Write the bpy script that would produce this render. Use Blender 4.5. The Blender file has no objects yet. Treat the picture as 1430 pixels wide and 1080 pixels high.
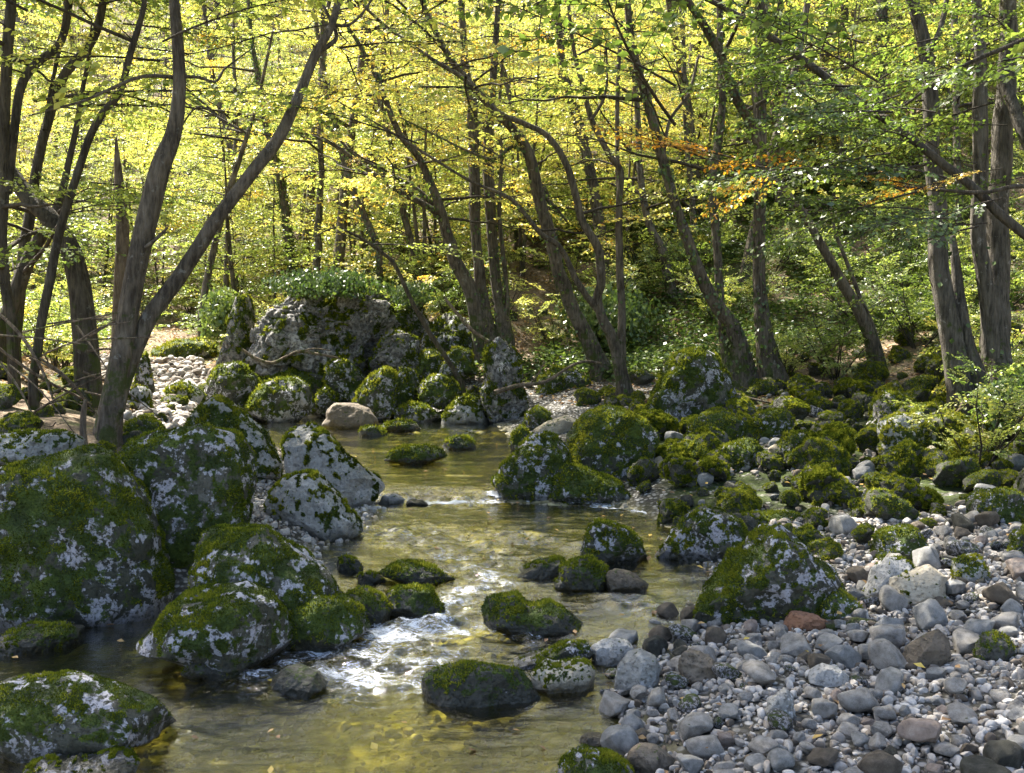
AZ, EL = 42, 54
import bpy, bmesh, math
import numpy as np
from mathutils import Vector
PI = math.pi
rng = np.random.default_rng(7)
S = bpy.context.scene
COL = S.collection

# ------------------------------------------------------------------ camera
H, PITCH, F = 1.75, math.radians(4.0), 1430.0
cam_d = bpy.data.cameras.new('camera'); cam_d.sensor_width = 36; cam_d.lens = 36.0
cam_d.clip_start = 0.05; cam_d.clip_end = 600
cam = bpy.data.objects.new('camera', cam_d); COL.objects.link(cam)
cam.location = (0, 0, H); cam.rotation_euler = (PI / 2 - PITCH, 0, 0)
S.camera = cam
CP, SP = math.cos(PITCH), math.sin(PITCH)

def up(px, py, Y):
    """the world point that shows at photo pixel (px, py) at distance Y"""
    px = np.asarray(px, float); py = np.asarray(py, float)
    u = (px - 715) / F; v = (540 - py) / F
    t = Y / (CP + v * SP)
    return np.stack([u * t, np.broadcast_to(Y, px.shape) * np.ones_like(px), H + t * (-SP + v * CP)], -1)

# ------------------------------------------------------------------ noise
def _h(ix, iy, iz, seed):
    n = (ix * 374761393 + iy * 668265263 + iz * 2147483647 + seed * 974711) & 0xFFFFFFFF
    n = ((n ^ (n >> 13)) * 1274126177) & 0xFFFFFFFF
    n = ((n ^ (n >> 16)) * 2246822519) & 0xFFFFFFFF
    return ((n ^ (n >> 15)) & 0xFFFF) / 65535.0
def vnoise(P, seed=0):
    P = np.asarray(P, float)
    i = np.floor(P).astype(np.int64); f = P - i; f = f * f * f * (f * (f * 6 - 15) + 10)
    r = 0
    for dx in (0, 1):
        for dy in (0, 1):
            for dz in (0, 1):
                w = (f[:, 0] if dx else 1 - f[:, 0]) * (f[:, 1] if dy else 1 - f[:, 1]) * (f[:, 2] if dz else 1 - f[:, 2])
                r = r + w * _h(i[:, 0] + dx, i[:, 1] + dy, i[:, 2] + dz, seed)
    return r * 2 - 1
def fbm(P, o=4, seed=0, gain=.5):
    a, s, r = 1.0, 0.0, 0
    P = np.asarray(P, float)
    for k in range(o):
        r = r + a * vnoise(P * 2 ** k + k * 7.3, seed + k); s += a; a *= gain
    return r / s
def ridge(P, o=3, seed=0):
    a, s, r = 1.0, 0.0, 0
    for k in range(o):
        r = r + a * (1 - np.abs(vnoise(P * 2 ** k + k * 3.1, seed + k))); s += a; a *= .5
    return r / s
def sstep(a, b, x):
    t = np.clip((x - a) / (b - a), 0, 1); return t * t * (3 - 2 * t)
def nrm(v):
    return v / np.maximum(np.linalg.norm(v, axis=-1, keepdims=True), 1e-9)

# ------------------------------------------------------------------ meshes
def mesh_np(name, V, Fc, mats, attrs=None, midx=None, smooth=True):
    V = np.ascontiguousarray(V, np.float32); Fc = np.ascontiguousarray(Fc, np.int32)
    m = bpy.data.meshes.new(name); k = Fc.shape[1]
    m.vertices.add(len(V)); m.vertices.foreach_set('co', V.ravel())
    m.loops.add(Fc.size); m.loops.foreach_set('vertex_index', Fc.ravel())
    m.polygons.add(len(Fc)); m.polygons.foreach_set('loop_start', np.arange(0, Fc.size, k, dtype=np.int32))
    for x in (mats if isinstance(mats, (list, tuple)) else [mats]): m.materials.append(x)
    if midx is not None: m.polygons.foreach_set('material_index', np.ascontiguousarray(midx, np.int32))
    m.polygons.foreach_set('use_smooth', np.full(len(Fc), smooth, bool))
    for a, d in (attrs or {}).items():
        at = m.attributes.new(a, 'FLOAT', 'POINT'); at.data.foreach_set('value', np.ascontiguousarray(d, np.float32))
    m.update(calc_edges=True)
    return m
def link(name, me, loc=(0, 0, 0), parent=None):
    o = bpy.data.objects.new(name, me); COL.objects.link(o); o.location = loc
    if parent is not None: o.parent = parent
    return o
def tag(o, label, cat, group=None):
    o['label'] = label; o['category'] = cat
    if group: o['group'] = group
    return o
def empty(name, loc):
    o = bpy.data.objects.new(name, None); o.empty_display_size = .1; COL.objects.link(o); o.location = loc; return o
def copy_tree(o, parent=None):
    c = o.copy(); COL.objects.link(c); c.parent = parent
    for ch in list(o.children): copy_tree(ch, c)
    return c
_ico = {}
def ico(n):
    if n not in _ico:
        b = bmesh.new(); bmesh.ops.create_icosphere(b, subdivisions=n, radius=1)
        b.verts.ensure_lookup_table()
        _ico[n] = (np.array([v.co[:] for v in b.verts]), np.array([[v.index for v in f.verts] for f in b.faces]))
        b.free()
    return _ico[n]
def vnormals(V, Fc):
    fn = np.cross(V[Fc[:, 1]] - V[Fc[:, 0]], V[Fc[:, 2]] - V[Fc[:, 0]])
    n = np.zeros_like(V)
    for k in range(3): np.add.at(n, Fc[:, k], fn)
    return nrm(n)
def tube(P, R, seg=8, flute=0, seed=0, flare=0):
    """closed-off swept tube: P (n,3), R (n,) -> V, quads"""
    P = np.asarray(P, float); n = len(P)
    T = nrm(np.gradient(P, axis=0))
    a = np.array([1, 0, 0.]) if abs(T[0, 0]) < .8 else np.array([0, 1, 0.])
    U = np.zeros_like(P); u = nrm(a - T[0] * (a @ T[0]))
    for i in range(n):
        u = u - T[i] * (u @ T[i]); u = u / np.linalg.norm(u); U[i] = u
    W = np.cross(T, U)
    ph = np.linspace(0, 2 * PI, seg, endpoint=False)
    rr = np.repeat(np.asarray(R, float)[:, None], seg, 1)
    s = np.concatenate([[0], np.cumsum(np.linalg.norm(np.diff(P, axis=0), axis=1))])
    if flare:
        lob = 1 + .55 * np.cos(ph * 3 + seed) + .35 * np.cos(ph * 5 + seed * 2.3)
        rr = rr * (1 + flare * np.exp(-s / .28)[:, None] * np.clip(lob, .1, 2)[None])
    if flute:
        q = np.stack([np.cos(ph)[None] * 1.6 + 0 * s[:, None], np.sin(ph)[None] * 1.6 + 0 * s[:, None], s[:, None] * .9 + 0 * ph[None]], -1).reshape(-1, 3)
        q2 = q * np.array([3.2, 3.2, 1.6])
        rr = rr * (1 + flute * (fbm(q, 2, seed) * 1.1 + .6 * vnoise(q2, seed + 5)).reshape(n, seg))
    V = P[:, None] + rr[..., None] * (np.cos(ph)[None, :, None] * U[:, None] + np.sin(ph)[None, :, None] * W[:, None])
    i = np.arange(n - 1)[:, None] * seg; j = np.arange(seg)[None]; j2 = (j + 1) % seg
    Q = np.stack([i + j, i + j2, i + seg + j2, i + seg + j], -1).reshape(-1, 4)
    V = V.reshape(-1, 3)
    tip = np.arange((n - 1) * seg, n * seg)     # cap the far end
    V = np.vstack([V, P[-1] + T[-1] * R[-1] * .6]); c = len(V) - 1
    cap = np.stack([tip[0::2], np.roll(tip, -1)[0::2], np.roll(tip, -2)[0::2], np.full(len(tip[0::2]), c)], -1)
    return V, np.vstack([Q, cap])
def resample(P, k):
    """Catmull-Rom through rows of P (any columns) with k steps per piece"""
    P = np.asarray(P, float)
    E = np.vstack([2 * P[0] - P[1], P, 2 * P[-1] - P[-2]])
    out = []
    t = np.linspace(0, 1, k, endpoint=False)[:, None]
    for i in range(1, len(E) - 2):
        a, b, c, d = E[i - 1], E[i], E[i + 1], E[i + 2]
        out.append(.5 * (2 * b + (c - a) * t + (2 * a - 5 * b + 4 * c - d) * t ** 2 + (3 * b - a - 3 * c + d) * t ** 3))
    out.append(P[-1:])
    return np.vstack(out)

# ------------------------------------------------------------------ materials
class NT:
    def __init__(s, name):
        s.m = bpy.data.materials.new(name); s.m.use_nodes = True; s.t = s.m.node_tree; s.t.nodes.clear()
        s.out = s.t.nodes.new('ShaderNodeOutputMaterial')
    def n(s, typ, props=None, **inp):
        x = s.t.nodes.new('ShaderNode' + typ)
        for k, v in (props or {}).items(): setattr(x, k, v)
        for k, v in inp.items():
            key = int(k[1:]) if k[0] == 'i' and k[1:].isdigit() else k.replace('_', ' ')
            sock = x.inputs[key]
            if isinstance(v, bpy.types.NodeSocket): s.t.links.new(v, sock)
            elif isinstance(v, (tuple, list)) and sock.type == 'RGBA' and len(v) == 3: sock.default_value = (*v, 1)
            else: sock.default_value = v
        return x
    def attr(s, a): return s.n('Attribute', {'attribute_name': a}).outputs['Fac']
    def obj(s): return s.n('TexCoord').outputs['Object']
    def pos(s): return s.n('NewGeometry').outputs['Position']
    def noise(s, vec, scale, detail=4, rough=.55, dist=0): return s.n('TexNoise', None, Vector=vec, Scale=scale, Detail=detail, Roughness=rough, Distortion=dist).outputs['Fac']
    def math(s, op, a, b=0.0, c=0.0): return s.n('Math', {'operation': op}, i0=a, i1=b, i2=c).outputs[0]
    def mix(s, f, a, b): 
        x = s.n('Mix', {'data_type': 'RGBA'}, i0=f)
        for i, v in ((6, a), (7, b)):
            if isinstance(v, bpy.types.NodeSocket): s.t.links.new(v, x.inputs[i])
            else: x.inputs[i].default_value = (*v, 1)
        return x.outputs[2]
    def ramp(s, f, stops, interp='LINEAR'):
        x = s.n('ValToRGB', None, Fac=f); cr = x.color_ramp; cr.interpolation = interp
        while len(cr.elements) < len(stops): cr.elements.new(.5)
        for e, (p, c) in zip(cr.elements, stops): e.position = p; e.color = (*c, 1) if len(c) == 3 else c
        return x.outputs[0]
    def step(s, f, a, b):
        return s.n('MapRange', {'interpolation_type': 'SMOOTHSTEP'}, i0=f, i1=a, i2=b, i3=0.0, i4=1.0).outputs[0]
    def bump(s, h, strength, dist): return s.n('Bump', None, Strength=strength, Distance=dist, Height=h).outputs[0]
    def scale(s, vec, sc): return s.n('Mapping', None, Vector=vec, Scale=sc).outputs[0]
    def done(s, shader): s.t.links.new(shader, s.out.inputs[0]); return s.m
    def bsdf(s, col, rough, normal=None, spec=.5):
        x = s.n('BsdfPrincipled', None, Base_Color=col, Roughness=rough)
        x.inputs['Specular IOR Level'].default_value = spec
        if normal is not None: s.t.links.new(normal, x.inputs['Normal'])
        return x.outputs[0]

def rock_mat(name, dark, mid, light, lichen=.5, lcol=(.50, .49, .52), fine=26, crack=0.0):
    t = NT(name); p = t.obj(); rnd = t.n('ObjectInfo').outputs['Random']
    off = t.n('VectorMath', {'operation': 'ADD'}, i0=p, i1=t.n('CombineXYZ', None, X=t.math('MULTIPLY', rnd, 31.0), Y=t.math('MULTIPLY', rnd, 17.0)).outputs[0]).outputs[0]
    big = t.noise(off, 2.4, 6, .62); f = t.noise(off, fine, 5, .7)
    s = t.math('ADD', t.math('MULTIPLY', big, .65), t.math('MULTIPLY', f, .35))
    c = t.ramp(s, [(.30, dark), (.5, mid), (.68, light)])
    ln = t.math('ADD', t.math('MULTIPLY', t.noise(off, 5.5, 6, .68, .6), .7), t.math('MULTIPLY', t.noise(off, 42, 3, .6), .3))
    lm = t.step(ln, .66 - .16 * lichen, .70 - .16 * lichen)
    c = t.mix(t.math('MULTIPLY', lm, .85), c, lcol)
    pit = t.step(t.noise(off, fine * 2.2, 4, .75), .36 + crack, .46 + crack)
    c = t.mix(pit, t.mix(.72, c, dark), c)
    veg = t.noise(off, 60, 4, .7)
    mo = t.step(t.math('ADD', t.attr('moss'), t.math('MULTIPLY', t.math('SUBTRACT', veg, .5), 1.1)), .20, .52)
    mc = t.ramp(t.math('ADD', t.math('MULTIPLY', t.noise(off, 7, 4), .6), t.math('MULTIPLY', veg, .4)), [(.32, (.013, .020, .005)), (.5, (.036, .056, .008)), (.68, (.085, .115, .013))])
    c = t.mix(mo, c, mc)
    wet = t.attr('wet')
    c = t.mix(t.math('MULTIPLY', wet, .68), c, (.012, .012, .007))
    hgt = t.math('ADD', t.math('MULTIPLY', f, .7), t.math('MULTIPLY', veg, .5))
    nb = t.bump(t.math('ADD', hgt, t.math('MULTIPLY', pit, .35)), .75, .02)
    ro = t.math('SUBTRACT', .88, t.math('MULTIPLY', wet, .6))
    return t.done(t.bsdf(c, ro, nb, .35))
M = {}
M['lime'] = rock_mat('mossy_limestone', (.016, .017, .010), (.050, .050, .034), (.13, .125, .105), 1.0, (.40, .39, .42))
M['pale'] = rock_mat('pale_limestone', (.10, .097, .085), (.26, .255, .235), (.44, .43, .41), .4, (.5, .49, .48))
M['grey'] = rock_mat('grey_stone', (.10, .097, .09), (.29, .283, .265), (.42, .41, .39), .25, (.46, .45, .43), 34)
M['dark'] = rock_mat('dark_wet_stone', (.016, .016, .011), (.045, .044, .034), (.10, .097, .082), .1)
M['brown'] = rock_mat('brown_stone', (.06, .048, .035), (.13, .105, .077), (.2, .165, .125), -.3)
M['rust'] = rock_mat('rusty_orange_stone', (.13, .06, .032), (.27, .135, .075), (.38, .21, .13), -.2)
M['cliff'] = rock_mat('weathered_cliff_limestone', (.03, .028, .022), (.19, .18, .165), (.40, .385, .37), .6, (.46, .445, .44), 9, .07)
M['tan'] = rock_mat('tan_stone', (.2, .17, .12), (.36, .31, .23), (.48, .43, .34), -.2)

def moss_mat():
    t = NT('moss_tufts'); f = t.attr('tint')
    c = t.ramp(f, [(0, (.018, .025, .005)), (.4, (.062, .082, .010)), (.75, (.16, .19, .018)), (1, (.27, .27, .03))])  # the yellow-green stops put sunlight on the moss into its colour
    d = t.n('BsdfDiffuse', None, Color=c).outputs[0]; tr = t.n('BsdfTranslucent', None, Color=c).outputs[0]
    return t.done(t.n('MixShader', None, Fac=.35, i1=d, i2=tr).outputs[0])
M['moss'] = moss_mat()

def leaf_mat(name, stops, trans=.55, gloss=.06, rough=.4, orand=.16):
    t = NT(name); f = t.attr('tint'); rnd = t.n('ObjectInfo').outputs['Random']
    f = t.math('ADD', f, t.math('MULTIPLY', t.math('SUBTRACT', rnd, .5), orand))
    c = t.ramp(f, stops)
    d = t.n('BsdfDiffuse', None, Color=c).outputs[0]
    tc = t.n('HueSaturation', None, Saturation=1.05, Value=1.15, Color=c).outputs[0]
    tr = t.n('BsdfTranslucent', None, Color=tc).outputs[0]
    a = t.n('MixShader', None, Fac=trans, i1=d, i2=tr).outputs[0]
    g = t.n('BsdfGlossy', None, Roughness=rough, Color=(.9, .9, .9)).outputs[0]
    return t.done(t.n('MixShader', None, Fac=gloss, i1=a, i2=g).outputs[0])
AUT = [(0, (.045, .075, .016)), (.3, (.15, .22, .035)), (.55, (.37, .43, .085)), (.78, (.62, .56, .13)), (.92, (.68, .46, .07)), (1, (.6, .3, .04))]
M['leaf'] = leaf_mat('autumn_leaves', AUT)
M['ivyleaf'] = leaf_mat('ivy_leaves', [(0, (.03, .055, .012)), (.5, (.07, .115, .022)), (1, (.17, .22, .04))], .35, .04, .38, .1)
M['litter'] = leaf_mat('fallen_leaf', [(0, (.09, .06, .035)), (.4, (.22, .13, .065)), (.7, (.36, .22, .10)), (.9, (.5, .33, .09)), (1, (.6, .45, .09))], .25, .04, .5, 0)

def bark_mat(name, dark, light, mossy=.5, patch=(.24, .235, .21)):
    t = NT(name); p = t.obj(); g = t.pos()
    st = t.scale(p, (1, 1, .16)); n1 = t.noise(st, 30, 5, .65); n2 = t.noise(p, 3.2, 5, .6)
    c = t.ramp(t.math('ADD', t.math('MULTIPLY', n1, .6), t.math('MULTIPLY', n2, .4)), [(.40, dark), (.60, light)])
    lich = t.step(t.noise(p, 9, 5, .7, .4), .60, .68)
    c = t.mix(t.math('MULTIPLY', lich, .55), c, patch)
    sep = t.n('SeparateXYZ', None, Vector=p).outputs[2]
    low = t.math('SUBTRACT', 1.0, t.step(sep, .1, 1.9))
    mo = t.math('MULTIPLY', t.step(t.math('ADD', t.noise(p, 6, 5, .65), t.math('MULTIPLY', low, .2)), .72 - .12 * mossy, .82 - .12 * mossy), .85)
    c = t.mix(mo, c, (.045, .06, .011))
    nb = t.bump(t.math('ADD', n1, t.math('MULTIPLY', t.noise(st, 75, 3), .5)), 1.0, .035)
    return t.done(t.bsdf(c, .9, nb, .2))
M['bark'] = bark_mat('grey_brown_bark', (.042, .034, .025), (.155, .13, .098))
M['barkdark'] = bark_mat('dark_bark', (.030, .025, .018), (.10, .085, .062), .4, (.17, .16, .13))
M['barkpale'] = bark_mat('pale_grey_bark', (.035, .030, .023), (.13, .115, .092), .35, (.26, .245, .22))
M['deadwood'] = bark_mat('dead_wood', (.07, .05, .034), (.21, .165, .12), 0, (.26, .23, .19))
M['twig'] = bark_mat('twig_bark', (.030, .024, .017), (.085, .07, .052), 0)

# light direction used everywhere
SUN_AZ, SUN_EL = math.radians(AZ), math.radians(EL)      # azimuth to the left of straight ahead
TOSUN = np.array([-math.sin(SUN_AZ) * math.cos(SUN_EL), math.cos(SUN_AZ) * math.cos(SUN_EL), math.sin(SUN_EL)])

# ------------------------------------------------------------------ terrain
ANCH = np.array([
 (-1,4,-.28),(-.3,4.2,-.22),(0,5,-.12),(-.6,5,-.25),(-2.2,5.2,-.3),(-3,4.8,-.28),(-1,3,-.3),(0,3,-.2),(-2,3,-.3),(.25,4.2,-.1),(-2.4,4.2,-.2),
 (-.3,6.5,-.06),(.4,7.2,-.06),(0,8,-.05),(-.6,7.4,-.07),(.75,6.6,0),(.8,8.3,.02),(0,9,.12),(.4,5.9,-.02),(-.5,5.8,-.1),(-.5,8.6,.02),
 (-1.1,10,.02),(0,10.4,.08),(-2,11.4,.02),(-1,12,.02),(-.7,13.4,.08),(-2.4,13.4,.06),(-3,14.5,.12),(-1.7,14.6,.12),
 (.5,4.4,.0),(.9,4.5,.09),(.55,3.7,.02),(1.6,4.2,.15),(2.5,4.5,.22),(1.1,5.5,.05),(1.8,5.8,.16),(3,5.5,.25),(1.4,6.5,.18),(2,7.5,.25),(3.2,7.5,.32),
 (1.35,8.5,.22),(2,9.5,.42),(3,9,.44),(4.2,9.5,.50),(4.6,11,.64),(5.5,11,.74),(3,12.5,.70),(3.4,14,.8),(1.1,11.2,.36),(.3,12.5,.32),(1.6,14.5,.62),(.2,14.5,.42),
 (0,16.5,1.05),(1.8,17.5,1.3),(-.5,18,1.55),(.8,20,2.4),(3,17,1.5),(5,16,1.7),(7,14,1.7),(9,12,1.8),(4,20,3),(8,20,3.8),(-2.5,17.5,1.2),(-3.5,16.6,.85),
 (6,8,.7),(8,6,.8),(5,5,.4),(5,3,.3),(2,2.5,.1),(12,10,2.6),(14,4,1.8),(20,15,7),(0,1,-.2),(-2,1,-.2),(1,0,.05),(3,0,.2),(0,-5,0),
 (-2.1,5.75,-.1),(-1.7,6.5,.15),(-2.4,7.2,.5),(-3.2,8,.8),(-3.6,6.6,.45),(-4.5,7,.7),(-4.5,9.5,1.0),(-6,10,1.4),(-7,7,1.2),(-5,5,.4),(-4,4,.05),(-8,12,1.9),
 (-3.4,9.6,.6),(-2.9,10.8,.42),(-1.55,7.9,.2),(-1.8,8.8,.24),(-2.2,8.1,.3),(-1.3,9.5,.18),(-3.8,12.5,.45),(-4.3,14,.5),(-5,16,.55),(-6.2,19.5,1.1),(-8,24,1.4),(-10,16,2.0),(-8,16,1.3),
 (-15,10,4),(-15,20,3.6),(-12,30,3.8),(-4,26,3.6),(0,26,5),(6,28,7.5),(12,26,8.5),(-20,40,9),(-8,40,10.5),(4,40,14),(16,40,16),(-30,20,8),(30,25,14),
 (-30,60,25),(0,60,26),(30,60,29),(-45,95,46),(0,95,50),(45,95,50),(-50,5,14),(45,5,16),(0,-15,.5),(-20,-10,3),(20,-10,3)], float)
def _phi(r2): return r2 * np.log(np.maximum(r2, 1e-9)) * .5
def _tps():
    A = ANCH[:, :2]; n = len(A)
    K = _phi(((A[:, None] - A[None]) ** 2).sum(-1)) + np.eye(n) * .02
    Pm = np.hstack([np.ones((n, 1)), A])
    L = np.vstack([np.hstack([K, Pm]), np.hstack([Pm.T, np.zeros((3, 3))])])
    return np.linalg.solve(L, np.concatenate([ANCH[:, 2], np.zeros(3)]))
_w = _tps()
def terr0(x, y):
    x = np.asarray(x, float); y = np.asarray(y, float); sh = x.shape
    q = np.stack([x.ravel(), y.ravel()], -1); out = np.zeros(len(q))
    for i in range(0, len(q), 20000):
        s = q[i:i + 20000]
        out[i:i + 20000] = _phi(((s[:, None] - ANCH[None, :, :2]) ** 2).sum(-1)) @ _w[:len(ANCH)] + _w[-3] + s @ _w[-2:]
    return out.reshape(sh)
def terr(x, y):
    x = np.asarray(x, float); y = np.asarray(y, float)
    q = np.stack([x.ravel(), y.ravel(), 0 * x.ravel()], -1)
    far = np.clip((np.hypot(q[:, 0], q[:, 1] - 8) - 6) / 20, 0, 1)
    b = fbm(q * .9, 4, 11) * (.07 + .5 * far) + fbm(q * 5, 3, 12) * .035
    return terr0(x, y) + b.reshape(x.shape)
def wlev(x, y):
    x = np.asarray(x, float); y = np.asarray(y, float)
    lf = sstep(-1.1, -1.45, x)
    a = sstep(4.75, 6.3, y) * (1 - lf) + sstep(6.4, 7.0, y) * lf
    return .13 * a + .08 * sstep(8.75, 9.25, y) + .04 * sstep(9.5, 15, y)
def instream(x, y): return (x > -4.6) & (x < 1.7) & (y < 15.6)
def ground(x, y):
    t = terr(x, y); return np.where(instream(x, y), np.maximum(t, wlev(x, y)), t)
def hit(px, py):
    Y = np.concatenate([np.arange(2.4, 20, .03), np.arange(20, 80, .15)])
    P = up(np.full(len(Y), float(px)), np.full(len(Y), float(py)), Y)
    below = P[:, 2] < ground(P[:, 0], P[:, 1])
    i = int(np.argmax(below)) if below.any() else len(Y) - 1
    return P[i]

def lines(a, b, da, far_lo, far_hi, g=1.16):
    core = np.arange(a, b + 1e-6, da); lo, hi = [], []
    s, x = da, a
    while x > far_lo: s *= g; x -= s; lo.append(x)
    s, x = da, b
    while x < far_hi: s *= g; x += s; hi.append(x)
    return np.concatenate([lo[::-1], core, hi])
def grid(xs, ys):
    X, Y = np.meshgrid(xs, ys); nx = len(xs)
    i = (np.arange(len(ys) - 1)[:, None] * nx + np.arange(nx - 1)[None]).ravel()
    return X, Y, np.stack([i, i + 1, i + 1 + nx, i + nx], -1)
def build_ground():
    X, Y, Q = grid(lines(-6.5, 6.5, .07, -75, 75), lines(2.2, 16, .065, -18, 120, 1.12))
    Z = terr(X, Y)
    V = np.stack([X, Y, Z], -1).reshape(-1, 3)
    above = Z - wlev(X, Y)
    gravel = np.where((np.abs(X + .5) < 6) & (Y < 17), 1 - sstep(.32, .75, above - .25 * sstep(1.2, 3, X) * (Y < 9)), 0)
    mossy = sstep(.95, 1.2, X - .03 * Y) * np.where(Y < 7.6, sstep(6.4, 6.9, Y) * sstep(2.6, 2.2, X), sstep(7.0, 8.0, Y)) * sstep(15, 13, Y)
    bed = np.where(instream(X, Y), 1 - sstep(-.03, .05, above), 0)
    t = NT('ground_soil'); p = t.pos()
    n1 = t.noise(p, 1.3, 6, .6); n2 = t.noise(p, 22, 5, .7)
    s = t.math('ADD', t.math('MULTIPLY', n1, .5), t.math('MULTIPLY', n2, .5))
    lit = t.ramp(s, [(.34, (.05, .038, .022)), (.48, (.14, .10, .062)), (.62, (.28, .21, .14)), (.75, (.38, .30, .21))])
    grn = t.step(t.noise(p, .8, 5, .65), .47, .58)
    lit = t.mix(t.math('MULTIPLY', grn, .8), lit, t.ramp(n2, [(.3, (.022, .034, .008)), (.65, (.09, .12, .018))]))
    vo = t.n('TexVoronoi', None, Vector=p, Scale=26.0, Randomness=1.0)
    gv = t.ramp(t.n('SeparateColor', None, Color=vo.outputs['Color']).outputs[0], [(0, (.09, .085, .075)), (.5, (.24, .23, .21)), (1, (.45, .44, .43))])
    gv = t.mix(t.step(vo.outputs['Distance'], .25, .6), gv, (.045, .042, .034))
    gv = t.mix(t.math('MULTIPLY', t.attr('mossy'), t.step(t.noise(p, 6, 5, .7), .36, .5)), gv, t.ramp(n2, [(.3, (.012, .018, .005)), (.55, (.035, .05, .009)), (.75, (.07, .09, .014))]))
    c = t.mix(t.attr('gravel'), lit, gv)
    vb = t.n('TexVoronoi', None, Vector=p, Scale=9.0, Randomness=1.0)
    bd = t.ramp(t.n('SeparateColor', None, Color=vb.outputs['Color']).outputs[0], [(0, (.13, .12, .055)), (.5, (.25, .225, .11)), (1, (.42, .385, .22))])
    bd = t.mix(t.step(vb.outputs['Distance'], .3, .75), bd, (.09, .083, .04))
    c = t.mix(t.attr('bed'), c, bd)
    nb = t.bump(t.math('ADD', n2, t.math('MULTIPLY', vo.outputs['Distance'], -.4)), .8, .03)
    o = link('ground', mesh_np('ground', V, Q, t.done(t.bsdf(c, .9, nb, .25)), {'gravel': gravel.ravel(), 'mossy': mossy.ravel(), 'bed': bed.ravel()}))
    o['kind'] = 'structure'
build_ground()

# ------------------------------------------------------------------ water
def seg_dist(x, y, P):
    d = np.full(x.shape, 1e9)
    for a, b in zip(P[:-1], P[1:]):
        ab = b[:2] - a[:2]; t = np.clip(((x - a[0]) * ab[0] + (y - a[1]) * ab[1]) / max(ab @ ab, 1e-9), 0, 1)
        d = np.minimum(d, np.hypot(x - a[0] - ab[0] * t, y - a[1] - ab[1] * t))
    return d
FOAM = [([(545,742),(600,768),(650,790),(700,812)], .16, .60), ([(690,812),(650,832),(612,850)], .18, .72), ([(612,852),(650,872),(700,885),(745,893)], .10, .75), ([(610,866),(645,880)], .07, 1.15),
        ([(610,862),(560,888),(520,903),(470,915),(425,940)], .30, .9), ([(530,900),(570,935),(500,955),(430,950),(380,945)], .22, .85), ([(590,905),(630,915),(600,940)], .16, .62), ([(560,885),(500,893)], .05, 1.0), ([(470,925),(540,945)], .05, .95), ([(440,950),(560,962)], .04, .9),
        ([(570,700),(640,704),(690,699)], .13, 1.25), ([(690,690),(760,699),(820,704),(880,712),(930,718)], .10, 1.1), ([(740,800),(790,805)], .06, .6), ([(700,745),(800,762),(860,765)], .12, .45), ([(590,740),(660,760),(720,790)], .2, .52), ([(840,830),(900,850)], .12, .45),
        ([(205,912),(240,910),(270,916)], .04, .9), ([(130,1040),(240,1026)], .09, .5), ([(560,606),(640,600),(680,606)], .12, .45), ([(520,598),(550,600)], .08, .6)]
def build_water():
    X, Y, Q = grid(np.arange(-4.6, 1.7, .021), np.concatenate([np.arange(2.2, 10, .017), np.arange(10, 15.6, .05)]))
    W = wlev(X, Y)
    foam = np.zeros_like(X); turb = np.zeros_like(X)
    for pts, wd, st in FOAM:
        P = np.array([hit(a, b) for a, b in pts]); d = seg_dist(X, Y, P)
        foam = np.maximum(foam, st * np.exp(-(d / wd) ** 2)); turb = np.maximum(turb, np.exp(-(d / (wd * 1.8)) ** 2))
    q = np.stack([X.ravel(), Y.ravel(), 0 * X.ravel()], -1)
    rip = fbm(q * np.array([2.2, 6.0, 1]), 4, 31).reshape(X.shape) * .012 + fbm(q * np.array([9, 17, 1]), 2, 32).reshape(X.shape) * .003
    cal = sstep(-1.35, -1.7, X) * (Y < 6.3)                       # the still pool behind the boulders
    tb = fbm(q * np.array([5, 6.5, 1]) + 3, 4, 33).reshape(X.shape) * .045 + ridge(q * np.array([9, 10, 1]), 3, 34).reshape(X.shape) * .034 + fbm(q * np.array([26, 30, 1]), 2, 36).reshape(X.shape) * .008 - .02
    Z = W + rip * (1 - .75 * cal) + tb * turb
    foam = foam * (.75 + .9 * fbm(q * np.array([7, 10, 1]), 4, 35).reshape(X.shape))
    V = np.stack([X, Y, Z], -1).reshape(-1, 3)
    t = NT('stream_water'); p = t.pos()
    n = t.noise(t.scale(p, (1, 2.2, 1)), 11, 5, .6, .8); n2 = t.noise(t.scale(p, (1, 2.0, 1)), 42, 3, .6, .5)
    nb = t.bump(t.math('ADD', n, t.math('MULTIPLY', n2, .3)), .3, .02)
    fr = t.n('Fresnel', None, IOR=1.33, Normal=nb).outputs[0]
    tr = t.n('BsdfTransparent', None, Color=(.83, .81, .38)).outputs[0]
    gl = t.n('BsdfGlossy', None, Roughness=.03, Color=(1, 1, 1), Normal=nb).outputs[0]
    wat = t.n('MixShader', None, Fac=t.math('MINIMUM', t.math('MULTIPLY', fr, 2.8), 1.0), i1=tr, i2=gl).outputs[0]
    rot = t.n('Mapping', None, Vector=p, Rotation=(0, 0, math.radians(-38)), Scale=(1.0, 2.6, 1)).outputs[0]
    fn = t.math('ADD', t.math('MULTIPLY', t.noise(rot, 16, 6, .75, 1.2), .6), t.math('MULTIPLY', t.noise(rot, 70, 5, .75, .8), .4))
    fm = t.step(t.math('ADD', t.attr('foam'), t.math('MULTIPLY', t.math('SUBTRACT', fn, .5), 4.2)), .50, 1.25)
    wh = t.n('BsdfDiffuse', None, Color=(.74, .77, .82), Normal=nb).outputs[0]  # foam white, with the reflected sky painted in as a bluish cast
    o = link('stream_water', mesh_np('stream_water', V, Q, t.done(t.n('MixShader', None, Fac=t.math('MULTIPLY', fm, .8), i1=wat, i2=wh).outputs[0]), {'foam': foam.ravel()}))
    o['kind'] = 'structure'
build_water()
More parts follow.
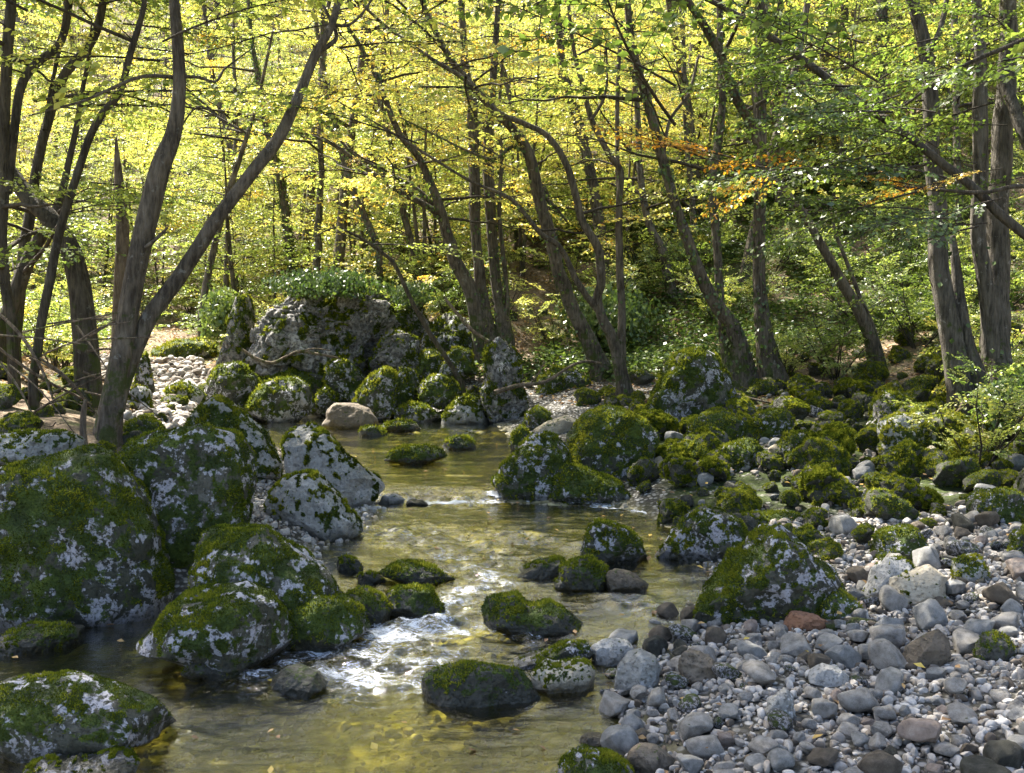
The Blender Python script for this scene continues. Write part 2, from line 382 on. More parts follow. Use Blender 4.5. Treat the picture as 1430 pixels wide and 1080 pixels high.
EXPO = 2.5
# ------------------------------------------------------------------ boulders
def radial(poly, c, nth=256):
    th = np.linspace(-PI, PI, nth, endpoint=False); D = np.stack([np.cos(th), np.sin(th)], -1)
    A = poly - c; B = np.roll(poly, -1, 0) - c; r = np.zeros(nth)
    for a, b in zip(A, B):
        e = b - a; den = D[:, 0] * e[1] - D[:, 1] * e[0]
        den = np.where(np.abs(den) < 1e-12, 1e-12, den)
        t = (a[0] * e[1] - a[1] * e[0]) / den; s = (a[0] * D[:, 1] - a[1] * D[:, 0]) / den
        r = np.maximum(r, np.where((t > 0) & (s >= -1e-6) & (s <= 1 + 1e-6), t, 0))
    k = np.array([1, 2, 3, 2, 1.]) / 9
    rp = np.concatenate([r[-2:], r, r[:2]])
    return np.convolve(rp, k, 'valid')
def moss_tufts(V, Fc, mv, n, size, r, thr=.30):
    """small blades standing on the mossy faces"""
    fm = mv[Fc].mean(1)
    ar = np.linalg.norm(np.cross(V[Fc[:, 1]] - V[Fc[:, 0]], V[Fc[:, 2]] - V[Fc[:, 0]]), axis=1)
    w = ar * np.clip((fm - thr) * 5, 0, 1)
    if w.sum() < 1e-9: return None
    f = r.choice(len(Fc), n, p=w / w.sum()); u = r.random((n, 2)); fl = u.sum(1) > 1; u[fl] = 1 - u[fl]
    a, b, c = V[Fc[f, 0]], V[Fc[f, 1]], V[Fc[f, 2]]
    P = a + (b - a) * u[:, :1] + (c - a) * u[:, 1:]
    N = nrm(np.cross(b - a, c - a)); up_ = nrm(N + np.array([0, 0, .45]) + r.normal(0, .55, (n, 3)))
    sd = nrm(np.cross(up_, r.normal(0, 1, (n, 3))))
    L = size * (.5 + r.random(n))[:, None]
    clump = fbm(P * 9, 3, 77); 
    L = L * (1 + .8 * clump[:, None])
    v = np.stack([P - sd * L * .34 - N * .004, P + sd * L * .34 - N * .004, P + up_ * L], 1).reshape(-1, 3)
    tint = np.repeat(np.clip(.42 + .75 * clump + r.normal(0, .15, n), 0, 1), 3)
    tint[2::3] = np.clip(tint[2::3] + .12, 0, 1)
    return v, np.arange(n * 3).reshape(-1, 3), tint
def rock_shape(n, dims, seed, cuts=8, amp=.1, rough=.03, radial_fn=None, pits=0.0, layer=0.0):
    r = np.random.default_rng(seed); D, Fc = ico(n)
    dims = np.asarray(dims, float); ms = dims.mean()
    if radial_fn is not None:
        th = np.arctan2(D[:, 2], D[:, 0]); s = np.hypot(D[:, 0], D[:, 2])
        R = np.interp(th, np.linspace(-PI, PI, 257), np.append(radial_fn, radial_fn[0]))
        P = np.stack([np.cos(th) * R * s ** .8, np.sign(D[:, 1]) * np.abs(D[:, 1]) ** .9 * dims[1], np.sin(th) * R * s ** .8], -1)
    else: P = np.sign(D) * np.abs(D) ** .85 * dims
    for _ in range(cuts):
        nn = nrm(r.normal(0, 1, 3) * (np.array([.75, 1.2, .7]) if radial_fn is not None else np.array([1, 1, .8]))); sup = np.abs(P @ nn).max() * (r.uniform(.70, .92) if radial_fn is not None else r.uniform(.52, .85))
        ex = np.maximum(P @ nn - sup, 0); P = P - ex[:, None] * nn * .9
    q = P / ms + seed * 1.37
    P = P + D * (fbm(q * .9, 3, seed) * amp * ms * 1.4 + (ridge(q * 1.9, 5, seed + 3) - .72) * amp * ms * 1.5 + fbm(q * 7, 4, seed + 5, .6) * rough * ms)[:, None]
    if pits: P = P - D * (np.clip(ridge(q * 4.5, 3, seed + 9) - .72, 0, 1) * pits * ms)[:, None]
    if layer: P = P + D * (vnoise(np.stack([q[:, 0] * .7, q[:, 1] * .7, q[:, 2] * 6], -1), seed + 8) * layer * ms)[:, None]
    return P, Fc
def moss_value(P, N, bias, seed, ms):
    q = P / max(ms, .12) + seed * 2.1
    return .34 * N[:, 2] + .62 * fbm(q * 1.3, 3, seed + 21) + 1.55 * fbm(q * 6.5, 4, seed + 22, .7) + bias + (.20 * (bias > -.3))
DONE = []      # (x, y, radius) of what already lies there
nseed = [100]
M['blush'] = rock_mat('pinkish_stone', (.16, .12, .095), (.34, .27, .225), (.46, .39, .34), .1, (.5, .46, .43), 40)
M['shingle'] = rock_mat('pale_shingle_stone', (.10, .088, .074), (.34, .315, .28), (.50, .47, .43), .2, (.55, .52, .49), 40)
def boulder(name, label, cat, outline, mat='lime', thick=.8, moss=.1, amp=.13, cuts=14, tuft=1.0, group=None, Y=None, tint=0, pits=.0, wetline=True, rough=.03, layer=0):
    nseed[0] += 1; seed = nseed[0]; r = np.random.default_rng(seed)
    o = np.array(outline, float); bx = o[np.argmax(o[:, 1]), 0]; lowy = o[:, 1].max()
    midx = (o[:, 0].min() + o[:, 0].max()) / 2
    front = hit(midx, lowy) if Y is None else up(midx, lowy, Y)
    wpx = np.ptp(o[:, 0]); hw = wpx * front[1] / F / 2; dy = hw * thick
    Yc = front[1] + dy * .55
    W = up(o[:, 0], o[:, 1], Yc); poly = W[:, [0, 2]]
    z0, z1 = poly[:, 1].min(), poly[:, 1].max(); c = np.array([(poly[:, 0].min() + poly[:, 0].max()) / 2, z0 + .38 * (z1 - z0)])
    R = radial(poly, c); th = np.linspace(-PI, PI, 256, endpoint=False)
    R = R * (1 + np.clip(-np.sin(th), 0, 1) * .75)       # carry on below the ground
    R = np.maximum(R, .15 * R.max())
    n = 7 if wpx > 110 else 6 if wpx > 45 else 5
    P, Fc = rock_shape(n, (hw, dy, (z1 - z0) / 2), seed, cuts, amp, rough, R, pits, layer)
    vis = P[:, 2] > z0 - c[1]
    a0, a1 = P[vis, 0].min(), P[vis, 0].max()
    P[:, 0] = (P[:, 0] - a0) / (a1 - a0) * np.ptp(poly[:, 0]) + poly[:, 0].min() - c[0]
    P[:, 2] = np.where(P[:, 2] > 0, P[:, 2] * (z1 - c[1]) / P[:, 2].max(), P[:, 2])
    base = np.array([c[0], Yc, z0])
    off = np.array([c[0], Yc, c[1]]) - base
    P = P + off
    N = vnormals(P, Fc); ms = (hw + (z1 - z0) / 2) / 2
    mv = moss_value(P, N, moss, seed, ms)
    G = P + base; wl = wlev(G[:, 0], G[:, 1]); ins = instream(G[:, 0], G[:, 1]) & (terr(np.array([front[0]]), np.array([front[1] - .05]))[0] < wlev(front[0], front[1]) + .06)
    wet = np.where(ins, 1 - sstep(.02, .09, G[:, 2] - wl + .03 * fbm(G * 14, 2, 5)), 0) * wetline
    mv = mv - .5 * wet
    ob = link(name, mesh_np(name, P, Fc, M[mat], {'moss': mv, 'wet': wet}), base)
    tag(ob, label, cat, group)
    if tuft > 0:
        sc = Yc / F
        nt = int(min(42000, tuft * wpx * np.ptp(o[:, 1]) * .7))
        mt = moss_tufts(P, Fc, mv, max(nt, 60), np.clip(2.6 * sc, .007, .05), r)
        if mt: link('moss', mesh_np('moss', mt[0], mt[1], M['moss'], {'tint': np.clip(mt[2] + tint, 0, 1)}, smooth=False), (0, 0, 0), ob)  # raised tint paints the moss of sunlit rocks brighter
    DONE.append((c[0], Yc, hw * .9, dy))
    return ob
B = boulder
# left bank
B('boulder','broad moss-covered boulder with white lichen patches, rising from the dark still pool','boulder',[(-90,866),(-100,730),(-60,655),(10,630),(60,622),(112,622),(160,634),(200,680),(238,745),(246,790),(230,840),(214,866)],moss=.16,thick=.75,amp=.09,tuft=1.1)
B('boulder','mossy humped boulder leaning behind the lichen-patched boulder, beside the pebble spit','boulder',[(120,770),(130,650),(168,622),(235,596),(285,589),(329,603),(352,637),(357,667),(338,722),(300,757),(240,772)],moss=.12,thick=.8,amp=.09)
B('boulder','flat-topped pale lichen-crusted rock at the foot of the forked tree','boulder',[(-20,640),(-10,608),(30,600),(90,602),(112,612),(116,640)],'pale',moss=-.25,thick=.7,Y=7.0)
B('boulder','mossy sloping boulder with a lichen band, touching the cascade','boulder',[(225,880),(248,800),(262,762),(292,742),(327,732),(352,741),(384,766),(422,788),(457,809),(485,850),(490,880),(400,900)],moss=.14,thick=.7,amp=.09)
B('boulder','grey-crusted boulder with moss flanks at the edge of the golden pool','boulder',[(192,900),(225,864),(250,831),(292,822),(332,813),(352,821),(387,837),(408,862),(403,897),(374,926),(345,937),(290,915)],moss=.06,thick=.75,amp=.08)
B('boulder','deep green rounded rock wedged beside the churning cascade','boulder',[(395,905),(398,845),(440,828),(480,832),(508,852),(516,878),(480,892)],moss=.34,thick=.9)
B('boulder','small dark mossy rock capping the top of the cascade wall','boulder',[(468,862),(478,828),(500,819),(528,830),(547,852),(545,866),(510,870)],'dark',moss=.2,thick=.9)
B('boulder','low mossy slab with pale patches jutting from the pool edge nearest the viewer','boulder',[(-70,1030),(-60,965),(0,942),(42,942),(106,951),(148,959),(197,970),(229,985),(236,1007),(197,1022),(141,1034),(106,1050),(0,1056)],moss=.12,thick=.55,amp=.07)
B('boulder','knobbly grey and moss rock cut off by the bottom edge of the photo','boulder',[(20,1120),(40,1064),(63,1053),(106,1056),(158,1056),(190,1068),(200,1120)],moss=.0,thick=.8,amp=.16,Y=3.75)
B('boulder','half-drowned mossy ledge in the dark still pool','boulder',[(0,906),(8,880),(40,870),(92,870),(112,882),(100,906)],'dark',moss=.1,thick=.9,cuts=4)
B('stone','submerged brown stone in the dark still pool','stone',[(-10,915),(5,896),(24,891),(42,900),(46,915)],'dark',moss=-.1,thick=1)
B('stone','thin wet stone breaking the water below the grey-crusted boulder','stone',[(255,936),(270,918),(300,912),(325,922),(342,940),(300,946)],'dark',moss=.12,thick=1)
B('stone','wet dark slab with foam pouring over it beside the golden pool','stone',[(372,962),(385,940),(410,934),(440,940),(458,955),(430,966)],'dark',moss=-.1,thick=1,tuft=0)
# rocks in the stream
B('stone','small round mossy rock with a smooth wet side above the cascade','stone',[(469,790),(474,780),(488,776),(503,783),(508,797),(488,799)],'dark',moss=.25)
B('stone','flat dark rock awash beside the small round mossy rock','stone',[(498,812),(504,802),(517,799),(532,805),(540,812),(520,817)],'dark',moss=-.05)
B('boulder','long low mossy rock splitting the stream above the cascade','boulder',[(528,800),(538,784),(555,786),(576,782),(600,792),(622,801),(640,810),(590,815)],'dark',moss=.3,thick=.5)
B('boulder','rounded dark moss rock with foam curling round its foot','boulder',[(529,856),(534,834),(552,820),(577,815),(598,822),(609,838),(622,846),(606,860)],'dark',moss=.3,thick=.8)
B('boulder','twin-humped mossy rock standing midstream above the rapids','boulder',[(672,866),(680,847),(700,832),(723,829),(738,842),(748,844),(769,840),(794,857),(815,880),(751,882)],'dark',moss=.32,thick=.6)
B('boulder','big wet black-green stone at the lip of the golden pool','boulder',[(586,972),(598,952),(620,936),(653,929),(695,924),(726,929),(746,953),(755,974),(716,985),(640,985)],'dark',moss=.0,thick=.6,amp=.08,tuft=.6)
B('stone','pinkish speckled stone leaning against the big wet stone','stone',[(736,955),(742,932),(769,925),(800,928),(820,924),(832,939),(826,962),(783,968)],'tan',moss=-.15,thick=.7)
B('stone','long ridged grey stone lying behind the pinkish speckled stone','stone',[(712,936),(735,922),(769,911),(797,894),(820,898),(830,918),(790,932)],'lime',moss=-.05,thick=.7,tuft=.6)
B('stone','smooth blue-grey stone at the upstream tip of the shingle','stone',[(824,928),(827,900),(850,892),(878,896),(886,910),(868,933)],'grey',moss=-.4,thick=.8,tuft=0)
B('stone','large white rounded stone with cracks at the edge of the shingle','stone',[(858,945),(862,922),(873,911),(893,907),(915,917),(924,938),(905,967),(872,967)],'pale',moss=-.5,thick=.85,tuft=0,amp=.06)
B('stone','dark mossy rock cropped by the bottom edge beside the brown stone','stone',[(766,1110),(772,1070),(787,1055),(811,1047),(857,1055),(888,1082),(895,1110)],'lime',moss=.1,thick=.8,Y=3.65)
B('stone','smooth dark brown boulder at the water edge beside the cropped mossy rock','stone',[(872,1070),(875,1052),(889,1040),(920,1041),(944,1058),(940,1080),(900,1088)],'brown',moss=-.7,thick=.9,tuft=0,amp=.05)
B('stone','purple-brown flat stone lying half in the shallow water','stone',[(808,1036),(822,1026),(838,1027),(853,1036),(840,1042),(820,1040)],'brown',moss=-.7,tuft=0)
B('stone','dark reddish flat stone at the shallow water edge','stone',[(872,1036),(885,1022),(900,1018),(914,1026),(914,1040),(890,1042)],'brown',moss=-.7,tuft=0)
B('boulder','craggy mossy rock in the slack water below the stone bank','boulder',[(810,776),(818,745),(836,726),(858,732),(875,739),(906,756),(907,784),(870,788)],moss=.2,thick=.8)
B('boulder','lichen-crusted broken rock at the edge of the rapids','boulder',[(773,818),(776,788),(794,781),(830,778),(854,785),(850,818),(804,825)],'dark',moss=.02,thick=.7,amp=.13)
B('stone','smooth olive-brown wet stone beside the lichen-crusted broken rock','stone',[(842,824),(844,802),(857,794),(885,801),(906,818),(880,828)],'brown',moss=-.6,thick=.8,tuft=0)
B('stone','dark flat stone with a white edge pointing upstream','stone',[(716,802),(738,785),(770,780),(795,780),(785,798),(755,806)],'dark',moss=-.05,thick=.8)
B('boulder','dark low mossy rock alone in the upper pool','boulder',[(538,642),(545,630),(560,624),(594,621),(616,630),(625,640),(580,647)],'dark',moss=.3,thick=.6)
B('stone','small mossy rock with a foam collar in the upper pool','stone',[(617,626),(624,614),(638,609),(655,610),(666,618),(664,628)],'dark',moss=.25)
B('stone','flat mossy rock just above the water in the upper pool','stone',[(500,610),(506,599),(520,594),(538,602),(541,610)],'dark',moss=.3)
B('stone','long low mossy rock in the upper pool below the bank','stone',[(528,603),(535,591),(556,586),(580,592),(588,601)],'dark',moss=.25)
B('boulder','smooth grey-brown boulder standing in the upper pool','boulder',[(450,592),(452,572),(464,562),(490,563),(515,570),(528,585),(520,597),(470,598)],'brown',moss=-.55,thick=.7,tuft=0,cuts=3,amp=.07)
B('stone','small pale stone at the upper pool beside the smooth grey-brown boulder','stone',[(372,590),(378,570),(392,565),(408,570),(411,584),(395,591)],'grey',moss=-.3,tuft=.3)
B('stone','narrow dark stone awash at the upper riffle','stone',[(566,705),(574,697),(590,699),(599,706)],'dark',moss=-.1,tuft=0)
B('stone','brown pointed stone at the pebble spit tip','stone',[(528,703),(534,690),(550,689),(565,698),(560,706)],'grey',moss=-.3,tuft=0)
# pebble spit
B('boulder','jagged white and moss-streaked rock with a sharp peak at the stream edge','boulder',[(394,680),(394,622),(403,602),(424,592),(447,604),(472,622),(499,648),(522,666),(537,684),(530,702),(470,706)],'pale',moss=-.2,thick=.55,cuts=14,amp=.11,pits=.12)
B('boulder','pale speckled rock with dark moss flecks on the pebble spit','boulder',[(370,712),(375,688),(403,665),(436,658),(455,662),(480,690),(502,714),(507,736),(470,748),(400,732)],'pale',moss=-.2,thick=.7,amp=.08)
B('boulder','smooth cream slab resting between the two spit rocks','boulder',[(404,668),(418,648),(450,634),(478,634),(482,650),(462,668)],'tan',moss=-.9,thick=.8,tuft=0,cuts=12,amp=.05)
B('boulder','mossy boulder with a bare triangular stone face by the pebble spit','boulder',[(262,640),(265,592),(289,565),(312,552),(337,565),(362,586),(387,606),(395,640),(385,654),(330,660)],'pale',moss=.07,thick=.7,amp=.09)
B('stone','green moss dome at the root of the forked tree','stone',[(166,622),(172,592),(195,582),(222,588),(230,612),(215,626)],moss=.4,Y=8.6)
# far left stream bed
for lb, ol in (('mossy bank of rock glowing green at the stream bend',[(205,525),(212,490),(240,478),(275,472),(300,480),(305,505),(280,525)]),):
    B('boulder',lb,'boulder',ol,moss=.55,thick=.9,tint=.35,Y=18.5)
B('boulder','grey angular block on the dry bed below the glowing mossy bank','boulder',[(225,570),(232,545),(250,532),(275,545),(290,560),(285,575)],'pale',moss=-.1,thick=.8,Y=14)
B('boulder','shaded block behind the forked tree on the dry bed','boulder',[(175,585),(178,545),(195,538),(212,545),(216,575),(210,590)],'grey',moss=.0,thick=.9,Y=11)
B('boulder','tall mossy block beside the forked tree trunk','boulder',[(186,545),(192,505),(206,492),(214,510),(216,540)],'lime',moss=.1,thick=.9,Y=12)
# cliff and bank beyond the upper pool
B('cliff_rock','big weathered grey cliff rock under hanging ivy across the upper pool','cliff rock',[(338,528),(344,480),(350,432),(368,412),(410,402),(470,400),(520,408),(548,424),(552,455),(535,492),(500,520),(430,528)],'cliff',moss=-.16,thick=.5,amp=.16,pits=.6,cuts=18,Y=15.9,rough=.085)
B('cliff_rock','narrow dark cliff slab joined to the big cliff rock','cliff rock',[(300,520),(305,480),(315,445),(330,420),(350,412),(358,440),(352,500),(345,525)],'cliff',moss=-.02,thick=.9,amp=.12,pits=.45,Y=16.2)
B('cliff_rock','low shaded footing ledge beneath the big cliff rock','cliff rock',[(355,560),(362,530),(400,512),(450,508),(500,512),(512,535),(505,560)],'dark',moss=.06,thick=.7,amp=.14,Y=15.7)
B('boulder','pitted grey boulder set in the bank next to the cliff rock','boulder',[(516,520),(518,490),(532,470),(556,459),(578,461),(588,480),(590,508),(570,520)],'cliff',moss=-.08,thick=.8,pits=.55,Y=15.8,rough=.085)
B('boulder','ivy-topped block in the bank above the pitted grey boulder','boulder',[(490,480),(492,445),(505,430),(530,432),(545,450),(540,480)],'cliff',moss=.1,thick=.9,Y=16.6,amp=.14)
B('boulder','ivy-draped knob of rock high in the bank by the thin leaning pole','boulder',[(545,460),(548,425),(560,405),(580,402),(598,420),(602,460)],'cliff',moss=.1,thick=.9,Y=17.2,amp=.14)
B('boulder','mossy rubble rock at the foot of the cliff slab','boulder',[(282,562),(290,522),(305,508),(338,505),(362,522),(366,550),(340,568)],'lime',moss=.12,thick=.9,Y=14.6,amp=.14)
B('boulder','low mossy mound along the upper pool shore below the cliff','boulder',[(340,578),(352,548),(380,528),(410,526),(432,540),(438,570),(400,582)],'lime',moss=.2,thick=.8,Y=14.3,amp=.13)
B('boulder','dark small rock beside the smooth grey-brown boulder at the shore','boulder',[(434,572),(440,548),(455,540),(470,552),(476,572)],'lime',moss=.1,thick=.9,Y=14.9)
B('boulder','dark craggy rock in the shade of the cliff above the smooth shore boulder','boulder',[(452,545),(456,510),(475,500),(500,505),(512,530),(505,552)],'lime',moss=.1,thick=.9,Y=15.2,amp=.15)
B('boulder','bright moss-capped boulder on the upper pool shore','boulder',[(486,572),(488,545),(508,527),(536,513),(553,522),(552,545),(546,572),(515,578)],moss=.34,thick=.8,tint=.2,Y=14.4)
B('boulder','moss-topped block beside the bright moss-capped boulder','boulder',[(543,575),(546,535),(556,515),(578,512),(588,535),(590,570)],moss=.2,thick=.8,Y=14.9)
B('boulder','flat mossy rock lying at the waterline of the upper pool','boulder',[(550,586),(554,570),(577,562),(604,565),(616,578),(612,590),(570,590)],moss=.3,thick=.6)
B('boulder','sloping moss boulder where the thin leaning pole stands','boulder',[(582,560),(586,545),(596,530),(616,522),(634,528),(648,545),(644,562)],moss=.36,thick=.8,Y=14.6)
B('boulder','mossy rock high on the bank left of the rock pillar','boulder',[(612,520),(618,495),(640,484),(662,492),(668,520)],moss=.36,thick=.9,tint=.15,Y=15.6)
B('boulder','upper moss block leaning on the bank below the leaning pole','boulder',[(576,525),(580,500),(600,488),(622,492),(628,522)],moss=.3,thick=.9,tint=.1,Y=15.8)
B('boulder','speckled rock with a mossy crest at the pool corner','boulder',[(616,592),(619,572),(638,556),(655,549),(672,553),(684,572),(680,592)],'pale',moss=.05,thick=.7)
B('boulder','upright rock pillar with moss and dark cracks on the far bank','rock pillar',[(670,560),(670,515),(672,488),(686,478),(722,470),(734,482),(738,520),(735,568),(700,575)],'cliff',moss=.04,thick=.6,amp=.12,pits=.555,Y=14.1,cuts=10)
B('stone','mossy round stone on the shingle below the rock pillar','stone',[(730,598),(733,576),(752,567),(770,575),(775,598)],moss=.32)
B('stone','small moss-topped stone where shingle meets the upper pool','stone',[(710,628),(713,602),(728,594),(740,606),(736,630)],moss=.34,tint=.15)
B('boulder','long pale bedrock slab on the shingle below the multi-stemmed trees','boulder',[(742,606),(760,590),(790,580),(806,588),(790,606)],'tan',moss=-.5,tuft=0,thick=.7)
B('boulder','dark pyramid-shaped moss boulder at the head of the riffle','boulder',[(686,680),(697,648),(726,621),(757,604),(774,612),(800,640),(806,662),(770,694),(720,692)],moss=.3,thick=.8)
B('boulder','smooth low moss boulder trailing into the riffle','boulder',[(758,695),(760,658),(780,646),(805,654),(830,662),(866,674),(880,692),(830,702)],moss=.4,thick=.7)
B('boulder','large mossy boulder with a sunlit yellow-green face above the riffle','boulder',[(784,655),(780,600),(794,585),(820,570),(857,567),(889,584),(910,601),(918,632),(900,660),(840,672)],moss=.3,thick=.7,tint=.22)
B('boulder','wide shaded boulder with a moss top under the flared twin trunks','boulder',[(888,595),(890,555),(897,528),(930,490),(965,485),(1000,494),(1024,518),(1032,548),(1020,580),(940,600)],'lime',moss=.1,thick=.7)
# the craggy ledge that runs on from the cliff to the multi-stemmed trees
B('cliff_rock','long broken mossy ledge running from the pitted boulder to the multi-stemmed trees','cliff rock',[(575,520),(580,470),(600,440),(630,436),(660,450),(682,470),(684,515),(630,525)],'lime',moss=.08,amp=.2,thick=.6,Y=16.6,pits=.5,cuts=14)
B('cliff_rock','dark craggy ledge above and behind the pitted grey boulder','cliff rock',[(470,480),(478,430),(500,405),(545,395),(575,410),(590,440),(585,485)],'cliff',moss=.06,amp=.2,thick=.6,Y=17.4,pits=.5,cuts=14,rough=.08)
B('cliff_rock','mossy craggy block between the two ledges','cliff rock',[(560,535),(562,505),(580,490),(605,494),(618,512),(616,540)],'lime',moss=.2,amp=.2,thick=.8,Y=15.9,cuts=14,tint=.15)
B('boulder','jagged mossy rock at the foot of the slope right of the rock pillar','boulder',[(742,560),(748,530),(770,512),(800,515),(826,530),(832,560)],'lime',moss=.22,amp=.18,thick=.8,Y=15.2,cuts=14,tint=.15)
# stone field on the far side
B('boulder','dark pyramid boulder thick with moss and white flecks at the shingle edge','boulder',[(962,862),(968,842),(992,815),(1031,776),(1064,742),(1092,734),(1124,752),(1140,777),(1165,790),(1184,822),(1160,850),(1126,862),(1073,872),(1010,866)],'lime',moss=.15,thick=.7,amp=.1)
B('boulder','square mossy block behind the dark pyramid boulder','boulder',[(1052,760),(1058,718),(1098,714),(1144,716),(1152,738),(1146,772)],moss=.28,thick=.8,Y=7.2)
B('boulder','long mossy wedge of rock beside the slack water','boulder',[(912,778),(914,756),(936,725),(975,707),(1010,714),(1046,745),(1052,768),(1000,785)],moss=.15,thick=.7)
B('boulder','rounded grey stone leaning on its olive neighbour above the shingle','boulder',[(1202,834),(1204,812),(1212,794),(1232,779),(1266,780),(1279,794),(1270,836)],'grey',moss=-.35,thick=.8,tuft=.2,amp=.06)
B('boulder','smooth olive oblong stone perched on the shingle','boulder',[(1231,818),(1249,805),(1302,790),(1324,809),(1314,832),(1295,846),(1262,848)],'tan',moss=-.5,thick=.8,tuft=.2,amp=.05)
B('stone','rust-orange stone at the foot of the dark pyramid boulder','stone',[(1092,876),(1095,862),(1106,854),(1130,855),(1158,864),(1156,880),(1115,884)],'rust',moss=-.9,tuft=0,thick=.7)
B('stone','bright yellow-green moss lump on the shingle','stone',[(1132,868),(1135,842),(1154,827),(1176,823),(1206,841),(1210,866)],moss=.42,tint=.4,thick=.8)
B('stone','brown wedge-shaped stone on the shingle','stone',[(1257,928),(1262,905),(1288,890),(1310,880),(1328,896),(1326,916),(1284,936)],'brown',moss=-.8,tuft=0,thick=.7,cuts=14,amp=.04)
B('stone','dark rounded lichen stone beside the brown wedge-shaped stone','stone',[(1360,920),(1364,902),(1374,888),(1400,882),(1418,896),(1419,916),(1390,928)],'dark',moss=.0,thick=.8,tuft=.5)
B('stone','layered brown stone at the water edge of the shingle','stone',[(946,930),(950,910),(968,907),(1003,924),(1014,944),(996,956),(958,944)],'brown',moss=-.6,tuft=0,thick=.8,layer=.06)
B('stone','flat olive-grey stone on the wet shingle','stone',[(1128,950),(1134,938),(1151,929),(1172,935),(1190,952),(1160,958)],'grey',moss=-.8,tuft=0,thick=.8,amp=.05)
B('stone','pale blue-grey angular slab standing on the shingle','stone',[(1066,1000),(1070,980),(1098,961),(1112,970),(1108,998),(1085,1008)],'pale',moss=-.8,tuft=0,thick=.6,cuts=12,amp=.04)
B('boulder','overhanging slab capped with bright moss below the pale twin trunks','boulder',[(1240,640),(1226,602),(1223,588),(1239,579),(1286,574),(1309,584),(1313,600),(1300,625),(1275,642)],'pale',moss=.12,tint=.35,thick=.8,cuts=12)
B('boulder','upright grey rock behind the moss-capped slab','boulder',[(1210,606),(1211,560),(1229,545),(1250,550),(1279,571),(1275,600)],'cliff',moss=-.02,thick=.8)
B('stone','tan angular stone in the sunlit patch below the moss-capped slab','stone',[(1284,652),(1286,630),(1300,622),(1320,636),(1319,654)],'tan',moss=-.8,tuft=0)
B('boulder','bright mossy boulder heap at the top of the stone field','boulder',[(955,612),(958,592),(972,582),(1007,574),(1037,578),(1043,602),(1000,625)],moss=.3,tint=.2,thick=.8)
B('boulder','moss-topped ledge rock with a bare grey front','boulder',[(1034,604),(1038,590),(1061,577),(1092,570),(1110,585),(1104,604),(1066,616)],moss=.2,tint=.12,thick=.8)
B('boulder','dark green dome of moss in the middle of the stone field','boulder',[(992,648),(1000,628),(1044,611),(1064,628),(1066,645),(1030,656)],moss=.4,thick=.8)
B('boulder','lumpy mossy rock beside the dark green dome','boulder',[(1079,630),(1101,604),(1130,600),(1148,612),(1146,638),(1100,646)],moss=.3,thick=.8)
B('boulder','mossy rock with one bright green spot in the stone field','boulder',[(1106,672),(1128,658),(1151,665),(1156,684),(1120,692)],moss=.3,tint=.1,thick=.8)
B('boulder','dark mossy boulder heap under the undergrowth at the stone field edge','boulder',[(1350,705),(1354,690),(1369,684),(1413,681),(1440,695),(1440,730),(1360,735)],moss=.25,thick=.8)
B('boulder','mossy block by the frame edge above the pale shingle','boulder',[(1408,775),(1412,745),(1430,735),(1460,745),(1460,780)],moss=.3,tint=.25,thick=.8)
B('boulder','low mossy rock with grey shoulders behind the olive oblong stone','boulder',[(1215,780),(1225,748),(1250,735),(1285,742),(1302,770),(1290,785)],moss=.25,thick=.8)
B('stone','yellow-green moss-striped stone beside the olive oblong stone','stone',[(1330,808),(1334,785),(1352,774),(1370,780),(1380,802),(1360,816)],'pale',moss=.12,tint=.3,thick=.8)

# ---- scattered stones: a few shapes each, copied
def proto_rock(i, n, mat, moss, tuftn, cuts=7, amp=.09, flat=.72, tint=0, rough=.03):
    r = np.random.default_rng(500 + i)
    P, Fc = rock_shape(n, (1, r.uniform(.7, .95), r.uniform(flat - .14, flat + .1)), 500 + i, cuts, amp, rough)
    N = vnormals(P, Fc); mv = moss_value(P, N, moss, i, 1.0)
    me = mesh_np('stone', P, Fc, M[mat], {'moss': mv, 'wet': np.zeros(len(P))})
    mm = None
    if tuftn:
        mt = moss_tufts(P, Fc, mv, tuftn, .055, r)
        if mt: mm = mesh_np('moss', mt[0], mt[1], M['moss'], {'tint': np.clip(mt[2] + tint, 0, 1)}, smooth=False)
    return me, mm
def put_rock(name, proto, loc, size, rot, label, cat, group):
    o = link(name, proto[0], loc); o.scale = (size,) * 3; o.rotation_euler = rot
    if proto[1]: link('moss', proto[1], (0, 0, 0), o)
    return tag(o, label, cat, group)
M['fieldrock'] = rock_mat('mossy_field_rock', (.016, .017, .010), (.050, .050, .034), (.13, .125, .105), .45, (.27, .265, .26))
mossy = [proto_rock(i, 5, 'fieldrock', m - .05, 2800, 18 + i % 4, .19, .5 + .05 * (i % 8), t) for i, (m, t) in enumerate([(.15, .1), (.27, .25), (.1, .05), (.2, .3), (0, .1), (.3, .2), (.2, .3), (-.1, .05), (.1, .2), (.05, .1), (.22, .15), (-.05, .1)])]
def free(x, y, r, k=.8):
    return all((x - a) ** 2 + (y - b) ** 2 > (k * (r + .8 * c)) ** 2 for a, b, c, _ in DONE)
rs = np.random.default_rng(21)
n = 0
